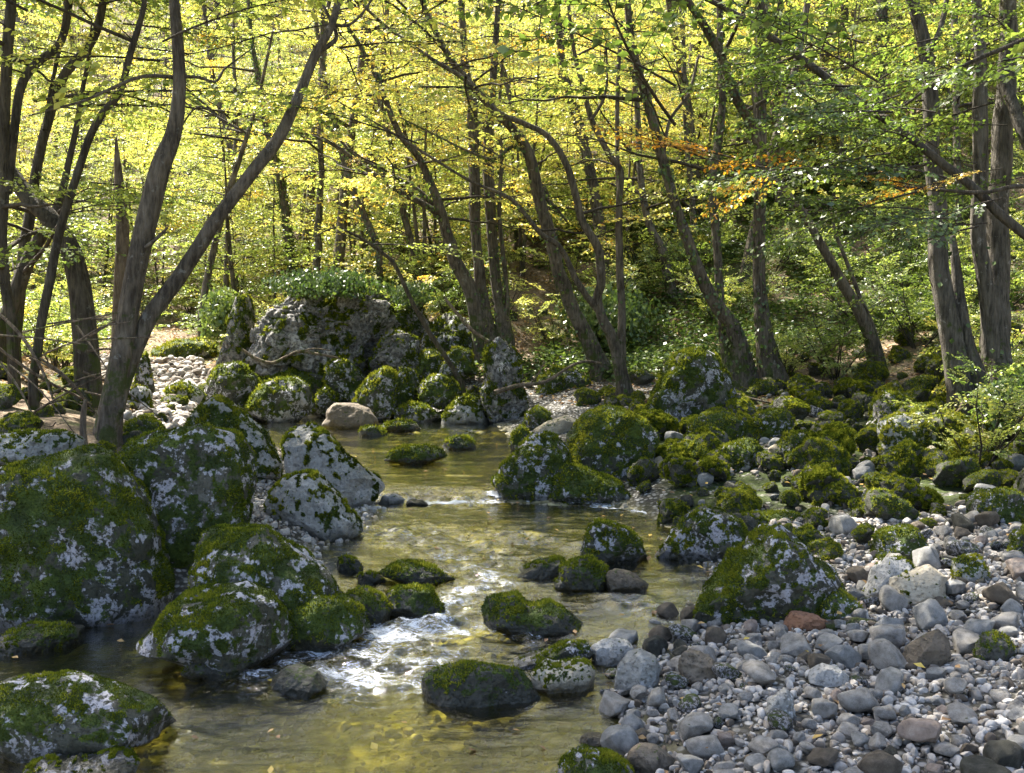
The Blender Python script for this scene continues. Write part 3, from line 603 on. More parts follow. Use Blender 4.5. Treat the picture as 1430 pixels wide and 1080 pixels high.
for _ in range(6000):
    if n >= 285: break
    x, y = rs.uniform(.6, 6.6), rs.uniform(6.3, 14.5)
    size = .075 + .20 * rs.random() ** 2.2
    if x < .75 + .03 * y or terr(x, y) < wlev(x, y) or x > .56 * y + .3: continue
    if y < 6.9 and x > 2.3: continue
    if not free(x, y, size, .58): continue
    DONE.append((x, y, size, size)); n += 1
    put_rock('mossy_stone', mossy[rs.integers(len(mossy))], (x, y, float(terr(x, y)) + size * rs.uniform(.1, .45)), size, (rs.uniform(-.5, .5), rs.uniform(-.5, .5), rs.uniform(0, 6.28)),
             'dark mossy stone lying in the field of mossy rocks between stream and trees', 'stone', 'mossy stones of the stone field')
n = 0
for _ in range(3000):
    if n >= 46: break
    x, y = rs.uniform(-5.2, 2.2), rs.uniform(11, 19)
    size = .10 + .24 * rs.random() ** 2
    if terr(x, y) < wlev(x, y) + .02 or abs(x) > .5 * y or not free(x, y, size, .75): continue
    DONE.append((x, y, size, size)); n += 1
    put_rock('mossy_stone', mossy[rs.integers(len(mossy))], (x, y, float(terr(x, y)) + size * .2), size, (rs.uniform(-.25, .25), rs.uniform(-.25, .25), rs.uniform(0, 6.28)),
             'mossy stone on the bank around the upper pool', 'stone', 'mossy stones round the upper pool')

bigm = [proto_rock(60 + i, 6, 'fieldrock', [.06, .15, .0, .18, .06][i], 6500, 18, .22, .6 + .05 * i, [.2, .3, .1, .25, .15][i]) for i in range(5)]
n = 0
for _ in range(6000):
    if n >= 62: break
    x, y = rs.uniform(1.2, 6.0), rs.uniform(7.4, 13.5); size = .2 + .16 * rs.random() ** 1.5
    if x < .9 + .04 * y or x > .56 * y + .2 or (y < 7.8 and x > 3.4) or not free(x, y, size, .42): continue
    DONE.append((x, y, size * .8, size)); n += 1
    put_rock('mossy_boulder', bigm[rs.integers(5)], (x, y, float(terr(x, y)) + size * rs.uniform(.15, .4)), size, (rs.uniform(-.4, .4), rs.uniform(-.4, .4), rs.uniform(0, 6.28)), 'knee-high moss-capped jagged rock in the tumble of the stone field', 'boulder', 'jagged moss-capped rocks of the stone field')
plain = [proto_rock(20 + i, 4, ['grey', 'lime', 'grey', 'tan', 'dark', 'grey'][i], -.9, 0, 9, .09, .66, rough=.02) for i in range(6)]
n = 0
for _ in range(6000):
    if n >= 90: break
    x, y = rs.uniform(1.0, 6.4), rs.uniform(6.4, 12.5); size = .04 + .10 * rs.random() ** 2.2
    if x < 1.05 + .03 * y or x > .54 * y + .2 or (y < 7.6 and x > 2.6 + .5 * (y - 6.3)) or not free(x, y, size, .6): continue
    DONE.append((x, y, size, size)); n += 1
    put_rock('field_stone', plain[rs.integers(6)], (x, y, float(terr(x, y)) + size * .4), size, (rs.uniform(-.3, .3), rs.uniform(-.3, .3), rs.uniform(0, 6.28)), 'bare grey stone lying between the mossy stones of the stone field', 'stone', 'bare stones of the stone field')
n = 0
for _ in range(4000):
    if n >= 30: break
    x, y = rs.uniform(-6.2, -2.6), rs.uniform(6.9, 11.5); size = .07 + .2 * rs.random() ** 2
    if abs(x) > .52 * y or terr(x, y) < .3 or not free(x, y, size, .6): continue
    DONE.append((x, y, size, size)); n += 1
    put_rock('mossy_stone', mossy[rs.integers(len(mossy))], (x, y, float(terr(x, y)) + size * .2), size, (rs.uniform(-.4, .4), rs.uniform(-.4, .4), rs.uniform(0, 6.28)), 'mossy stone on the brushy bank around the forked tree', 'stone', 'mossy stones round the forked tree')
# ---- the shingle: single stones, then gravel
CLS = [('blush', .08, 'pinkish-tan rounded stone lying on the shingle bar', 'pinkish stones of the shingle bar', -.9),
       ('shingle', .44, 'pale grey-white rounded stone lying on the shingle bar', 'pale rounded stones of the shingle bar', -.9),
       ('grey', .22, 'mid-grey smooth stone lying on the shingle bar', 'grey stones of the shingle bar', -.9),
       ('lime', .12, 'speckled dark-and-white pitted stone lying on the shingle bar', 'speckled stones of the shingle bar', -.22),
       ('brown', .08, 'brown flattish stone lying on the shingle bar', 'brown stones of the shingle bar', -.9),
       ('dark', .06, 'charcoal stone lying on the shingle bar', 'charcoal stones of the shingle bar', -.9)]
peb = {c[0]: [proto_rock(40 + 10 * j + i, 4, c[0], c[4], 0, 9 + i % 5, .085, .50 + .04 * i, rough=.02) for i in range(7)] for j, c in enumerate(CLS)}
def shingle(x, y):
    return (x > .42 + .10 * np.maximum(y - 4.6, 0) * 2.2 * (y < 5.8) + .0) & (terr(x, y) > wlev(x, y) - .05) & (y < 7.3) & (x > .4)
n = 0; tries = 0
while n < 290 and tries < 40000:
    tries += 1
    y = rs.uniform(3.35, 7.0); x = rs.uniform(.4, .53 * y + .15)
    if y > 5.7 and x < 1.9 + .55 * (y - 5.7): continue
    if not shingle(np.array(x), np.array(y)): continue
    size = (.029 + .062 * (1 - n / 290) ** 2.6 + .014 * rs.random()) * (1 + .10 * (y - 4))
    if not free(x, y, size, .80): continue
    DONE.append((x, y, size, size)); n += 1
    k = rs.choice(len(CLS), p=[c[1] for c in CLS]); c = CLS[k]
    put_rock('river_stone', peb[c[0]][rs.integers(7)], (x, y, float(terr(x, y)) + size * rs.uniform(.3, .62)), size, (rs.uniform(-.4, .4), rs.uniform(-.4, .4), rs.uniform(0, 6.28)), c[2], 'stone', c[3])

def pebble_mat(name, wet=False):
    t = NT(name); p = t.pos(); f = t.attr('tint')
    c = t.ramp(f, [(0, (.04, .036, .03)), (.2, (.13, .10, .072)), (.4, (.23, .20, .168)), (.7, (.36, .33, .295)), (1, (.48, .45, .415))])
    if wet: c = t.mix(.35, c, (.22, .19, .08))
    n1 = t.noise(p, 60, 4, .7)
    c = t.mix(t.math('MULTIPLY', t.step(n1, .45, .65), .5), c, t.mix(.5, c, (.05, .048, .04)))
    return t.done(t.bsdf(c, .85, t.bump(n1, .5, .008), .3))
M['gravel'] = pebble_mat('shingle_gravel'); M['bedstone'] = pebble_mat('stream_bed_pebbles', True)
_pp = []
for i in range(10):
    P, Fc = rock_shape(3, (1, .8 - .02 * i, .5 + .03 * i), 700 + i, 11, .09, .0); _pp.append(P)
def gravel(name, x, y, size, mat, lift=.35, tl=0.0):
    r = np.random.default_rng(len(x)); Fc = ico(3)[1]; nv = len(_pp[0]); n = len(x)
    z = terr(x, y)
    a = r.uniform(0, 6.28, n); b = r.uniform(-.35, .35, n); c = r.uniform(-.35, .35, n)
    ca, sa, cb, sb, cc, sc_ = np.cos(a), np.sin(a), np.cos(b), np.sin(b), np.cos(c), np.sin(c)
    R = np.stack([np.stack([ca * cb, ca * sb * sc_ - sa * cc, ca * sb * cc + sa * sc_], -1), np.stack([sa * cb, sa * sb * sc_ + ca * cc, sa * sb * cc - ca * sc_], -1), np.stack([-sb, cb * sc_, cb * cc], -1)], 1)
    pr = np.stack(_pp)[r.integers(0, len(_pp), n)] * np.stack([np.ones(n), r.uniform(.8, 1.1, n), r.uniform(.8, 1.2, n)], -1)[:, None]
    V = np.einsum('nij,nkj->nki', R, pr) * size[:, None, None] + np.stack([x, y, z + size * lift], -1)[:, None]
    tint = np.clip(r.beta(2.2, 1.5, n) + tl, 0, 1)
    o = link(name, mesh_np(name, V.reshape(-1, 3), (Fc[None] + np.arange(n)[:, None, None] * nv).reshape(-1, 3), M[mat], {'tint': np.repeat(tint, nv)}))
    o['kind'] = 'stuff'
    return o
def sample(n, f, box, r):
    X, Yv = [], []
    while sum(map(len, X)) < n:
        x = r.uniform(box[0], box[1], 20000); y = r.uniform(box[2], box[3], 20000); k = f(x, y)
        X.append(x[k]); Yv.append(y[k])
    return np.concatenate(X)[:n], np.concatenate(Yv)[:n]
infr = lambda x, y: np.abs(x) < .53 * y + .8
x, y = sample(14000, lambda x, y: shingle(x, y) & infr(x, y), (.35, 4.6, 3.2, 8.3), rs)
o = gravel('shingle_gravel', x, y, .008 + .026 * rs.random(len(x)) ** 2.0, 'gravel'); o['label'] = 'loose pale gravel of the shingle bar'
x, y = sample(4500, lambda x, y: (terr(x, y) > wlev(x, y) - .06) & (x < -.9) & (x > -2.9) & infr(x, y), (-2.9, -.9, 6.7, 10.2), rs)
o = gravel('spit_gravel', x, y, .010 + .03 * rs.random(len(x)) ** 2.5, 'gravel', tl=.1); o['label'] = 'pale gravel of the pebble spit'
x, y = sample(4200, lambda x, y: (np.abs(x + 3.0 + .42 * (y - 10)) < .9) & (terr(x, y) > wlev(x, y)), (-7.5, -2, 10, 18), rs)
o = gravel('dry_bed_gravel', x, y, .018 + .085 * rs.random(len(x)) ** 2.6, 'gravel', tl=-.06); o['label'] = 'pale cobbles of the dry bed'
x, y = sample(1700, lambda x, y: (x > 1 + .03 * y) & infr(x, y) & (fbm(np.stack([x * 1.1, y * 1.1, 0 * x], -1), 3, 88) > .05) & ((y > 7) | (x < 2.6)), (1, 7, 6, 13.5), rs)
o = gravel('stone_field_gravel', x, y, .012 + .045 * rs.random(len(x)) ** 2.4, 'gravel', tl=-.2); o['label'] = 'grey gravel between the mossy stones'
x, y = sample(5200, lambda x, y: (terr(x, y) < wlev(x, y) + .01) & (x > -2.2) & infr(x, y), (-3.2, 1.5, 3.0, 10.5), rs)
o = gravel('stream_bed_pebbles', x, y, .010 + .035 * rs.random(len(x)) ** 3, 'bedstone', .1, -.15); o['label'] = 'yellowish pebbles under the water'
# ------------------------------------------------------------------ foliage pieces
def leaves(P, D, N, L, Wd, r):
    """P base, D direction, N normal -> leaf quads (V (n,4,3))"""
    s = nrm(np.cross(N, D)); N = np.cross(D, s)
    L = L[:, None]; Wd = Wd[:, None]; cup = (r.random((len(P), 1)) * .22) * Wd
    mid = P + D * L * .48
    return np.stack([P, mid + s * Wd * .5 + N * cup, P + D * L - N * cup * .6, mid - s * Wd * .5 + N * cup], 1)
def spray(length, leaf, seed, ntw=13, dens=1.0, drop=.0):
    r = np.random.default_rng(seed); Vs, Qs, Ms, Ts = [], [], [], []; nv = 0
    def add(V, Q, m, t):
        nonlocal nv
        Vs.append(V); Qs.append(Q + nv); Ms.append(np.full(len(Q), m)); Ts.append(t); nv += len(V)
    def axis(o, d, ln, bend, n=6):
        t = np.linspace(0, 1, n)[:, None]; side = np.array([-d[1], d[0], 0])
        return o + d * ln * t + np.array([0, 0, 1]) * (-.14 * ln * t ** 2) + side * bend * ln * t ** 2
    def leafy(A, t0, n):
        t = r.uniform(t0, 1, n); f = t * (len(A) - 1); i = np.minimum(f.astype(int), len(A) - 2); f = (f - i)[:, None]
        p = A[i] * (1 - f) + A[i + 1] * f; d = nrm(A[i + 1] - A[i])
        sd = np.stack([-d[:, 1], d[:, 0], 0 * d[:, 0]], -1) * np.sign(r.normal(size=n))[:, None]
        D = nrm(d * r.uniform(.3, 1, (n, 1)) + sd + r.normal(0, .28, (n, 3)) + np.array([0, 0, -.22]))
        N = nrm(np.array([0, 0, 1.]) + r.normal(0, .55, (n, 3)))
        L = leaf * r.uniform(.5, 1.35, n)
        V = leaves(p, D, N, L, L * r.uniform(.5, .68, n), r).reshape(-1, 3)
        add(V, np.arange(n * 4).reshape(-1, 4), 1, np.repeat(r.normal(0, .085, n), 4))
    a = axis(np.zeros(3), np.array([1., 0, .12]), length, r.uniform(-.2, .2), 8)
    R0 = .0052 * length + .0025
    V, Q = tube(a, np.linspace(R0, .0018, 8), 4); add(V, Q, 0, np.zeros(len(V)))
    for k in range(ntw):
        t = .16 + .82 * (k + .5) / ntw; i = t * 7; j = min(int(i), 6); o = a[j] * (1 - i + j) + a[j + 1] * (i - j)
        sg = 1 if k % 2 else -1; an = sg * r.uniform(.55, 1.05); d = np.array([math.cos(an), math.sin(an), r.uniform(-.1, .3)])
        ln = length * .46 * (1.05 - t * .72) * r.uniform(.7, 1.2); b = axis(o, d, ln, -sg * r.uniform(0, .25))
        V, Q = tube(b, np.linspace(.0032, .0014, 6), 3); add(V, Q, 0, np.zeros(len(V)))
        if r.random() > drop: leafy(b, .12, max(3, int(dens * ln / leaf * 2.3)))
    leafy(a, .3, max(4, int(dens * length / leaf * 1.1)))
    return np.vstack(Vs), np.vstack(Qs), np.concatenate(Ms), np.concatenate(Ts)
SPR = {'near': [spray(L, .046, 900 + i, 15) for i, L in enumerate((.7, .9, 1.1, 1.3))],
       'mid': [spray(L, .054, 920 + i, 13, .95, .12) for i, L in enumerate((.9, 1.2, 1.5, 1.8, 1.3))],
       'far': [spray(L, .078, 940 + i, 10, .85, .12) for i, L in enumerate((1.2, 1.6, 2.0, 2.3))],
       'bush': [spray(L, .060, 960 + i, 9, 1.15) for i, L in enumerate((.5, .7, .9))]}
GAPS = []          # (point, radius): openings in the canopy that let the sun down to these places
def blocked(p):
    for c, rad in GAPS:
        d = p - c
        if np.linalg.norm(d - TOSUN * (d @ TOSUN)) < rad: return True
    return False
class Crown:
    def __init__(s, seed): s.V, s.Q, s.M, s.T, s.n, s.r = [], [], [], [], 0, np.random.default_rng(seed)
    def add(s, kind, o, az, el, scale, tint, gaps=True):
        o = np.asarray(o, float); r = s.r
        if gaps and GAPS and blocked(o + np.array([math.cos(az), math.sin(az), 0]) * .6 * scale): return
        V, Q, Mx, T = SPR[kind][r.integers(len(SPR[kind]))]
        d = np.array([math.cos(az) * math.cos(el), math.sin(az) * math.cos(el), math.sin(el)])
        side = nrm(np.cross([0, 0, 1.], d)); roll = r.normal(0, .38); up_ = np.cross(d, side)
        side, up_ = side * math.cos(roll) + up_ * math.sin(roll), up_ * math.cos(roll) - side * math.sin(roll)
        fl = 1 if r.random() < .5 else -1
        s.V.append((V * np.array([1, fl, 1]) * scale) @ np.stack([d, side, up_]) + o); s.Q.append(Q + s.n); s.M.append(Mx)
        s.T.append(T + tint + r.normal(0, .07)); s.n += len(V)
    def tube(s, P, R, seg=5):
        V, Q = tube(P, R, seg); s.V.append(V); s.Q.append(Q + s.n); s.M.append(np.zeros(len(Q), int)); s.T.append(np.zeros(len(V))); s.n += len(V)
    def mesh(s, name, base, mats):
        return mesh_np(name, np.vstack(s.V) - base, np.vstack(s.Q), mats, {'tint': np.clip(np.concatenate(s.T), 0, 1)}, np.concatenate(s.M))
def ivy_on(P, R, n, r, out=.05, leaf=.055):
    i = np.sort(r.integers(0, len(P) - 1, n)); f = r.random((n, 1)); p = P[i] * (1 - f) + P[i + 1] * f; rad = R[i]
    a = r.uniform(0, 6.28, n); nn = np.stack([np.cos(a), np.sin(a), 0 * a], -1)
    p = p + nn * (rad + out * r.random(n))[:, None]
    D = nrm(np.stack([r.normal(0, .5, n), r.normal(0, .5, n), -np.ones(n)], -1)); N = nrm(nn + np.array([0, 0, .5]) + r.normal(0, .4, (n, 3)))
    L = leaf * r.uniform(.6, 1.3, n)
    return leaves(p, D, N, L, L * .85, r).reshape(-1, 3), np.arange(4 * n).reshape(-1, 4), np.repeat(np.clip(r.normal(.45, .25, n), 0, 1), 4)
tseed = [3000]
def tree(label, stems, Y=None, bark='bark', tint=.6, dens=2.2, top=30, kind='mid', ivy=0, cat='tree', name='broadleaf_tree', wmax=22, pymax=330, ssz=1.0, group=None, flare=.5, extra=(), toph=2.6, tr=2.4, topt=None, shade=()):
    tseed[0] += 1; seed = tseed[0]; r = np.random.default_rng(seed)
    b0 = stems[0][0][0]
    if Y is None: Y = hit(b0[0], b0[1])[1]
    B0 = up(b0[0], b0[1], Y); gz = float(terr(B0[0], Y)); base = np.array([B0[0], Y, min(gz, B0[2])])
    root = empty(name, base); tag(root, label, cat, group)
    cr = Crown(seed); worlds = []; tops = []
    for k, st in enumerate(stems):
        pts = np.array(st[0], float); dr = st[1] if len(st) > 1 else 0; kd = st[2] if len(st) > 2 else ('trunk' if k == 0 else 'limb')
        y0 = st[3] if len(st) > 3 else 0
        pts[:, 2] *= .88; q = resample(pts, 7); s = np.linspace(0, 1, len(q)); Yi = Y + y0 + dr * s
        P = up(q[:, 0], q[:, 1], Yi); R = np.maximum(q[:, 2], 1.2) * Yi / F / 2
        seg = 16 if pts[:, 2].max() > 26 else 10 if pts[:, 2].max() > 9 else 6
        if len(P) > 8: P[1:-1] += (fbm(P[1:-1] * 1.7 + seed, 2, 3)[:, None] * r.normal(0, 1, 3)) * R[1:-1, None] * .5
        grounded = kd == 'trunk' or kd == 'stem'
        if grounded:
            g = float(terr(P[0, 0], P[0, 1])) - .25
            if P[0, 2] > g + .02:
                m = max(2, int((P[0, 2] - g) / .12) + 1); zz = np.linspace(g, P[0, 2], m, endpoint=False)
                P = np.vstack([np.stack([np.full(m, P[0, 0]), np.full(m, P[0, 1]), zz], -1), P]); R = np.concatenate([np.full(m, R[0]), R])
        V, Q = tube(P, R, seg, .13 if seg > 8 else .08, seed + k, flare if grounded else 0)
        link('trunk' if grounded else 'limb', mesh_np('trunk' if grounded else 'limb', V - base, Q, M[bark]), (0, 0, 0), root)
        worlds.append((P, R))
        if ivy and pts[:, 2].max() > 6:
            Vi, Qi, Ti = ivy_on(P, R, int(ivy * np.linalg.norm(np.diff(P, axis=0), axis=1).sum()), r)
            link('ivy', mesh_np('ivy', Vi - base, Qi, M['ivyleaf'], {'tint': Ti}, smooth=False), (0, 0, 0), root)
        # leafy side branches on the thin and high parts
        Rp = R * 2 * F / P[:, 1]; pyy = 440 - (P[:, 2] - H) * F / P[:, 1]
        ok = np.where((Rp < wmax) & (pyy < pymax))[0]
        if len(ok) > 1 and dens > 0:
            ln = np.linalg.norm(np.diff(P[ok[0]:ok[-1] + 1], axis=0), axis=1).sum(); n = r.poisson(dens * ln)
            for _ in range(n):
                j = ok[r.integers(len(ok))]
                az = r.uniform(0, 6.28); el = r.uniform(-.15, .5)
                o = P[j]
                if r.random() < .55:      # a bare side branch that carries several sprays
                    d = np.array([math.cos(az) * math.cos(el), math.sin(az) * math.cos(el), math.sin(el) + .1]); L = r.uniform(.8, 2.2) * ssz
                    t = np.linspace(0, 1, 9)[:, None]; w = nrm(np.cross(d, [0, 0, 1.])) * r.normal(0, .18)
                    A = o + d * L * t + w * L * t * t + r.normal(0, .02 * L, (9, 3)) * t + np.array([0, 0, -.12]) * L * t * t
                    cr.tube(A, np.linspace(min(R[j] * .6, .016 + .007 * L), .004, 9), 5)
                    for i in (4, 6, 7, 8): cr.add(kind, A[i], az + r.normal(0, .7), r.uniform(-.2, .25), r.uniform(.6, 1.0) * ssz, tint)
                else: cr.add(kind, o, az, el, r.uniform(.7, 1.1) * ssz, tint)
        if grounded or dr: tops.append(P[-1])
    for (px, py, dy, az, sc, tn) in extra:
        cr.add(kind, up(px, py, Y + dy), az, r.uniform(-.4, .3), sc, tn, False)
    for _ in range(int(top * (TOPF if Y < 13 else .22))):
        t0 = tops[r.integers(len(tops))]; v = nrm(r.normal(0, 1, 3)) * r.random() ** .4
        cr.add('mid' if kind == 'near' else kind, t0 + v * np.array([tr, tr, toph * .6]) + np.array([0, 0, toph * .5]), r.uniform(0, 6.28), r.uniform(-.2, .4), r.uniform(.9, 1.3), tint if topt is None else topt)
    for (cx, cy_, cz, rx, ry, rz, n) in shade:  # unseen sprays added overhead to block sun and colour the water's reflection
        for _ in range(n):
            v = nrm(r.normal(0, 1, 3)) * r.random() ** .4
            cr.add('mid', np.array([cx, cy_, cz]) + v * np.array([rx, ry, rz]), r.uniform(0, 6.28), r.uniform(-.2, .4), r.uniform(.9, 1.3), tint)
    if cr.n: link('crown', cr.mesh('crown', base, [M['twig'], M['leaf']]), (0, 0, 0), root)
    return root

for px, py, rad in ((1275, 590, .5), (1310, 640, .45), (865, 640, .45), (1400, 800, .5), (250, 495, .9), (1170, 840, .3), (520, 530, .5), (590, 545, .4), (1000, 590, .5), (820, 455, 1.0), (700, 500, .8), (420, 600, .4), (880, 590, .4), (1400, 500, .7), (1330, 470, .6), (1300, 400, .8), (760, 405, 1.0), (1060, 490, .5), (1100, 600, .4), (985, 605, .4), (1130, 630, .3), (1060, 590, .3), (1320, 690, .35), (1250, 690, .3), (960, 655, .3), (900, 540, .4), (640, 580, .3), (1225, 760, .25), (1200, 430, .7), (1300, 380, .7), (1150, 350, .7), (1260, 480, .6), (1000, 430, .7), (930, 400, .7), (600, 420, .7), (1380, 330, .6), (620, 835, .35), (520, 910, .4), (650, 785, .3), (700, 700, .4), (590, 870, .3), (470, 930, .3)):
    GAPS.append((hit(px, py), rad))

for px, py, Yd, rad in ((420, 460, 15.3, 1.0), (540, 490, 15.3, .6), (1345, 480, 10.4, .6), (1380, 330, 10.6, .7), (1385, 500, 10.5, .5), (1318, 400, 10.5, .5), (1045, 480, 13.4, .5)):
    GAPS.append((up(px, py, Yd), rad))
T = tree
TOPF = 1.4
T('slender forked tree splitting low into two long curved stems, on the boulder bank',
  [([(148,612,37.0),(158,560,34.8),(168,505,34.8),(180,430,34.0),(200,330,32.6),(222,240,31.1),(243,180,25.2),(250,120,20.7),(248,60,18.5),(243,0,16.3),(238,-90,14.1),(245,-220,10.4),(262,-380,5.9)], .3),
   ([(163,575,26),(168,545,28),(178,515,28),(208,448,26.6),(250,385,23.7),(300,310,22.2),(345,250,20.7),(388,195,19.2),(415,140,16.3),(440,80,14.8),(462,40,12.6),(478,-20,9.6),(512,-120,6.7),(560,-260,3.7)], .8),
   ([(444,72,8.1),(462,62,7.4),(470,48,6.7),(455,15,5.2),(438,-20,3.7)], .2, 'limb', .6),
   ([(464,34,6.7),(485,36,5.2),(505,20,4.4),(522,-4,3.7),(560,-50,2.2)], .3, 'limb', .7),
   ([(246,108,6.7),(200,107,5.9),(160,122,5.2),(120,140,4.4),(78,152,3.7),(40,162,2.2)], -.4, 'limb', .2),
   ([(248,108,5.9),(275,108,5.2),(300,114,4.4),(312,98,3.7),(330,84,3.0),(352,68,2.2)], .3, 'limb', .2),
   ([(203,346,6.7),(218,334,5.9),(234,318,3.7)], 0, 'limb'),
   ([(232,215,3.7),(275,150,3.0),(320,175,2.2),(380,190,2)], .4, 'limb', .2)],
  tint=.62, top=130, dens=.5, wmax=13, pymax=110, toph=4.5, tr=3.2, topt=.5, flare=.45, shade=[(-3.2, 6.6, 7.6, 2.6, 1.8, 1.2, 130)])
T('mossy leaning trunk bending sharply to the side behind the forked tree',
  [([(122,552,38),(119,480,37),(112,405,35),(98,350,33),(68,305,29),(42,280,26),(10,235,22),(-25,170,18),(-60,80,14),(-80,-60,9)], .4)], Y=10.2, bark='barkdark', tint=.45, top=60, dens=1.2, toph=4, tr=3)
T('thin dark wavy stem rising beside the mossy leaning trunk',
  [([(46,528,14),(58,450,14),(70,395,14),(86,315,14),(107,252,13),(126,193,12),(144,159,12),(167,130,11),(181,81,11),(196,30,9),(203,-10,8),(215,-120,5)], .2)], Y=8.8, bark='barkdark', tint=.5, top=40, dens=1.0, toph=3.5, tr=2.6, pymax=220)
T('broken dead snag with a splintered tip behind the forked tree',
  [([(166,470,23),(168,420,22),(170,360,21),(171,310,20),(167,262,15),(164,225,10),(162,192,3)], 0)], Y=11.2, bark='deadwood', dens=0, top=0, name='dead_snag', cat='dead tree')
T('twin-curved shaded tree at the edge of the left bank',
  [([(18,470,17),(8,400,16),(3,333,16),(4,222,16),(8,92,16),(14,0,15),(20,-140,10)], 0),
   ([(10,270,14),(20,185,14),(30,120,14),(52,88,13),(84,60,12),(96,0,11),(104,-110,7)], .5, 'limb')], Y=9.6, bark='barkdark', tint=.48, top=90, dens=1.6, toph=4, tr=3, pymax=420)
T('dark sloping tree with a long reach over the left bank',
  [([(20,480,18),(30,400,17),(42,300,16),(50,235,15),(64,178,15),(86,110,14),(122,66,13),(141,20,12),(152,-60,9)], .6),
   ([(62,182,8),(72,120,7),(88,40,6),(92,-40,5)], .5, 'limb', .2)], Y=11.0, bark='barkdark', tint=.5, top=70, dens=1.5, toph=4, tr=3, pymax=420)
T('stout tree leaning out of the undergrowth by the frame edge on the left bank',
  [([(-5,470,26),(18,425,24),(36,370,22),(62,325,18),(82,285,14),(95,230,11),(112,150,8),(130,40,5)], .6)], Y=10.6, bark='barkdark', tint=.48, top=50, dens=2.2, toph=3.5, tr=3, pymax=420)
# ---- across the upper pool
T('multi-stemmed tree with two straight trunks and one arching pale trunk on the far bank',
  [([(684,478,34),(676,430,22),(671,389,18),(665,315,17),(664,222,17),(659,159,16),(652,110,13),(646,20,10),(640,-80,6)], .4),
   ([(704,475,30),(698,430,20),(692,389,17),(686,315,17),(682,241,16),(683,185,15),(688,120,12),(694,30,9),(700,-80,6)], .6, 'stem'),
   ([(672,472,30),(658,408,24),(636,370,21),(630,345,19),(618,307,16),(606,268,13),(585,222,11),(555,185,10),(537,137,9),(525,105,8),(500,60,6),(470,10,4)], -.8, 'stem'),
   ([(618,305,12),(600,290,10),(566,272,9),(522,243,8),(470,204,6),(430,188,4),(390,180,3)], -.6, 'limb', -.25),
   ([(616,300,9),(582,264,7),(533,238,6),(492,214,5),(462,180,4),(430,150,3)], .2, 'limb', -.2),
   ([(708,440,8),(706,389,7),(697,296,7),(700,222,6),(697,160,5),(702,80,4)], .2, 'limb')], Y=16.6, tint=.68, top=50, dens=1.3, ivy=45, wmax=13, shade=[(-1.6, 17.5, 10.2, 2.6, 2, 2.2, 100), (-1, 21, 13, 4, 2, 2, 110)])
T('massive leaning trunk curving up and over the stream behind the multi-stemmed tree',
  [([(838,514,30.4),(812,454,23.2),(790,410,21.6),(775,375,20.0),(765,330,18.4),(752,270,17.6),(738,215,16.0),(720,185,14.4),(690,155,12.0),(655,115,11.2),(625,75,9.6),(592,5,8.0),(560,-90,4.8)], -1.0),
   ([(736,212,7.2),(715,205,6.4),(690,222,5.6),(655,212,4.0),(610,190,3.2),(560,165,2.4)], -.6, 'limb', -.5),
   ([(752,268,7.2),(776,290,4.8),(792,310,3.2)], .2, 'limb', -.4)], Y=15.6, tint=.7, top=50, dens=1.4, ivy=55, wmax=13, shade=[(-2.6, 14.5, 9.0, 2.2, 1.6, 1.4, 80), (1.2, 18, 11, 2.4, 2, 2, 80), (0, 12.6, 9.6, 2.5, 1.5, 1.2, 90)])
T('forked tree with arching boughs rooted above the sunlit mossy boulder',
  [([(872,560,26),(866,515,21),(856,475,18),(842,447,16),(834,417,14),(838,389,14),(834,345,14),(811,304,13),(804,274,12),(792,233,11),(766,193,10),(730,172,9),(692,155,8),(648,111,7),(600,81,6),(544,41,5),(507,7,4)], -1.0),
   ([(868,500,16),(868,450,13),(868,404,12),(866,350,12),(864,296,11),(866,241,11),(850,215,10),(826,167,9),(814,122,8),(800,60,6),(790,-40,4)], .4, 'stem'),
   ([(838,437,11),(820,415,10),(803,389,10),(790,360,9),(777,341,9),(755,326,8),(729,293,7),(707,274,6),(655,252,5),(581,207,4),(525,172,3),(470,141,2.5)], -1.0, 'limb', -.2),
   ([(864,300,7),(862,204,7),(863,111,7),(868,30,5)], .5, 'limb', .2),
   ([(826,168,6),(842,140,5),(848,110,4),(846,60,3)], .2, 'limb', .2)], tint=.7, top=50, dens=1.4, ivy=5, wmax=12, shade=[(-4.6, 17, 10.0, 2.4, 2, 2, 90)])
T('flared old tree of fused ivy-clad trunks fanning upward above the stone field',
  [([(1040,548,44),(1032,500,32),(1024,455,25),(1005,430,23),(985,395,20),(962,340,18),(942,285,17),(925,225,16),(910,165,15),(892,105,13),(880,40,11),(872,-60,8)], -.6),
   ([(1082,548,52),(1070,490,32),(1064,440,24),(1061,389,20),(1061,296,19),(1063,185,18),(1061,93,17),(1064,37,15),(1060,-20,13),(1056,-120,8)], .2, 'stem'),
   ([(1062,205,14),(1048,168,14),(1035,148,14),(1020,117,13),(1006,74,13),(983,33,12),(961,4,11),(925,-50,8)], -.7, 'limb', .1),
   ([(1018,520,20),(1008,440,15),(1002,352,14),(994,259,14),(1002,204,13),(1008,148,12),(1006,60,11),(1004,-60,8)], .8, 'stem'),
   ([(1061,150,9),(1075,110,8),(1082,60,7),(1090,-10,6)], .3, 'limb', .1),
   ([(925,228,6),(935,170,5),(962,130,5),(975,80,4)], .2, 'limb', -.4)], tint=.62, top=60, dens=1.2, ivy=130, wmax=14, flare=.9)
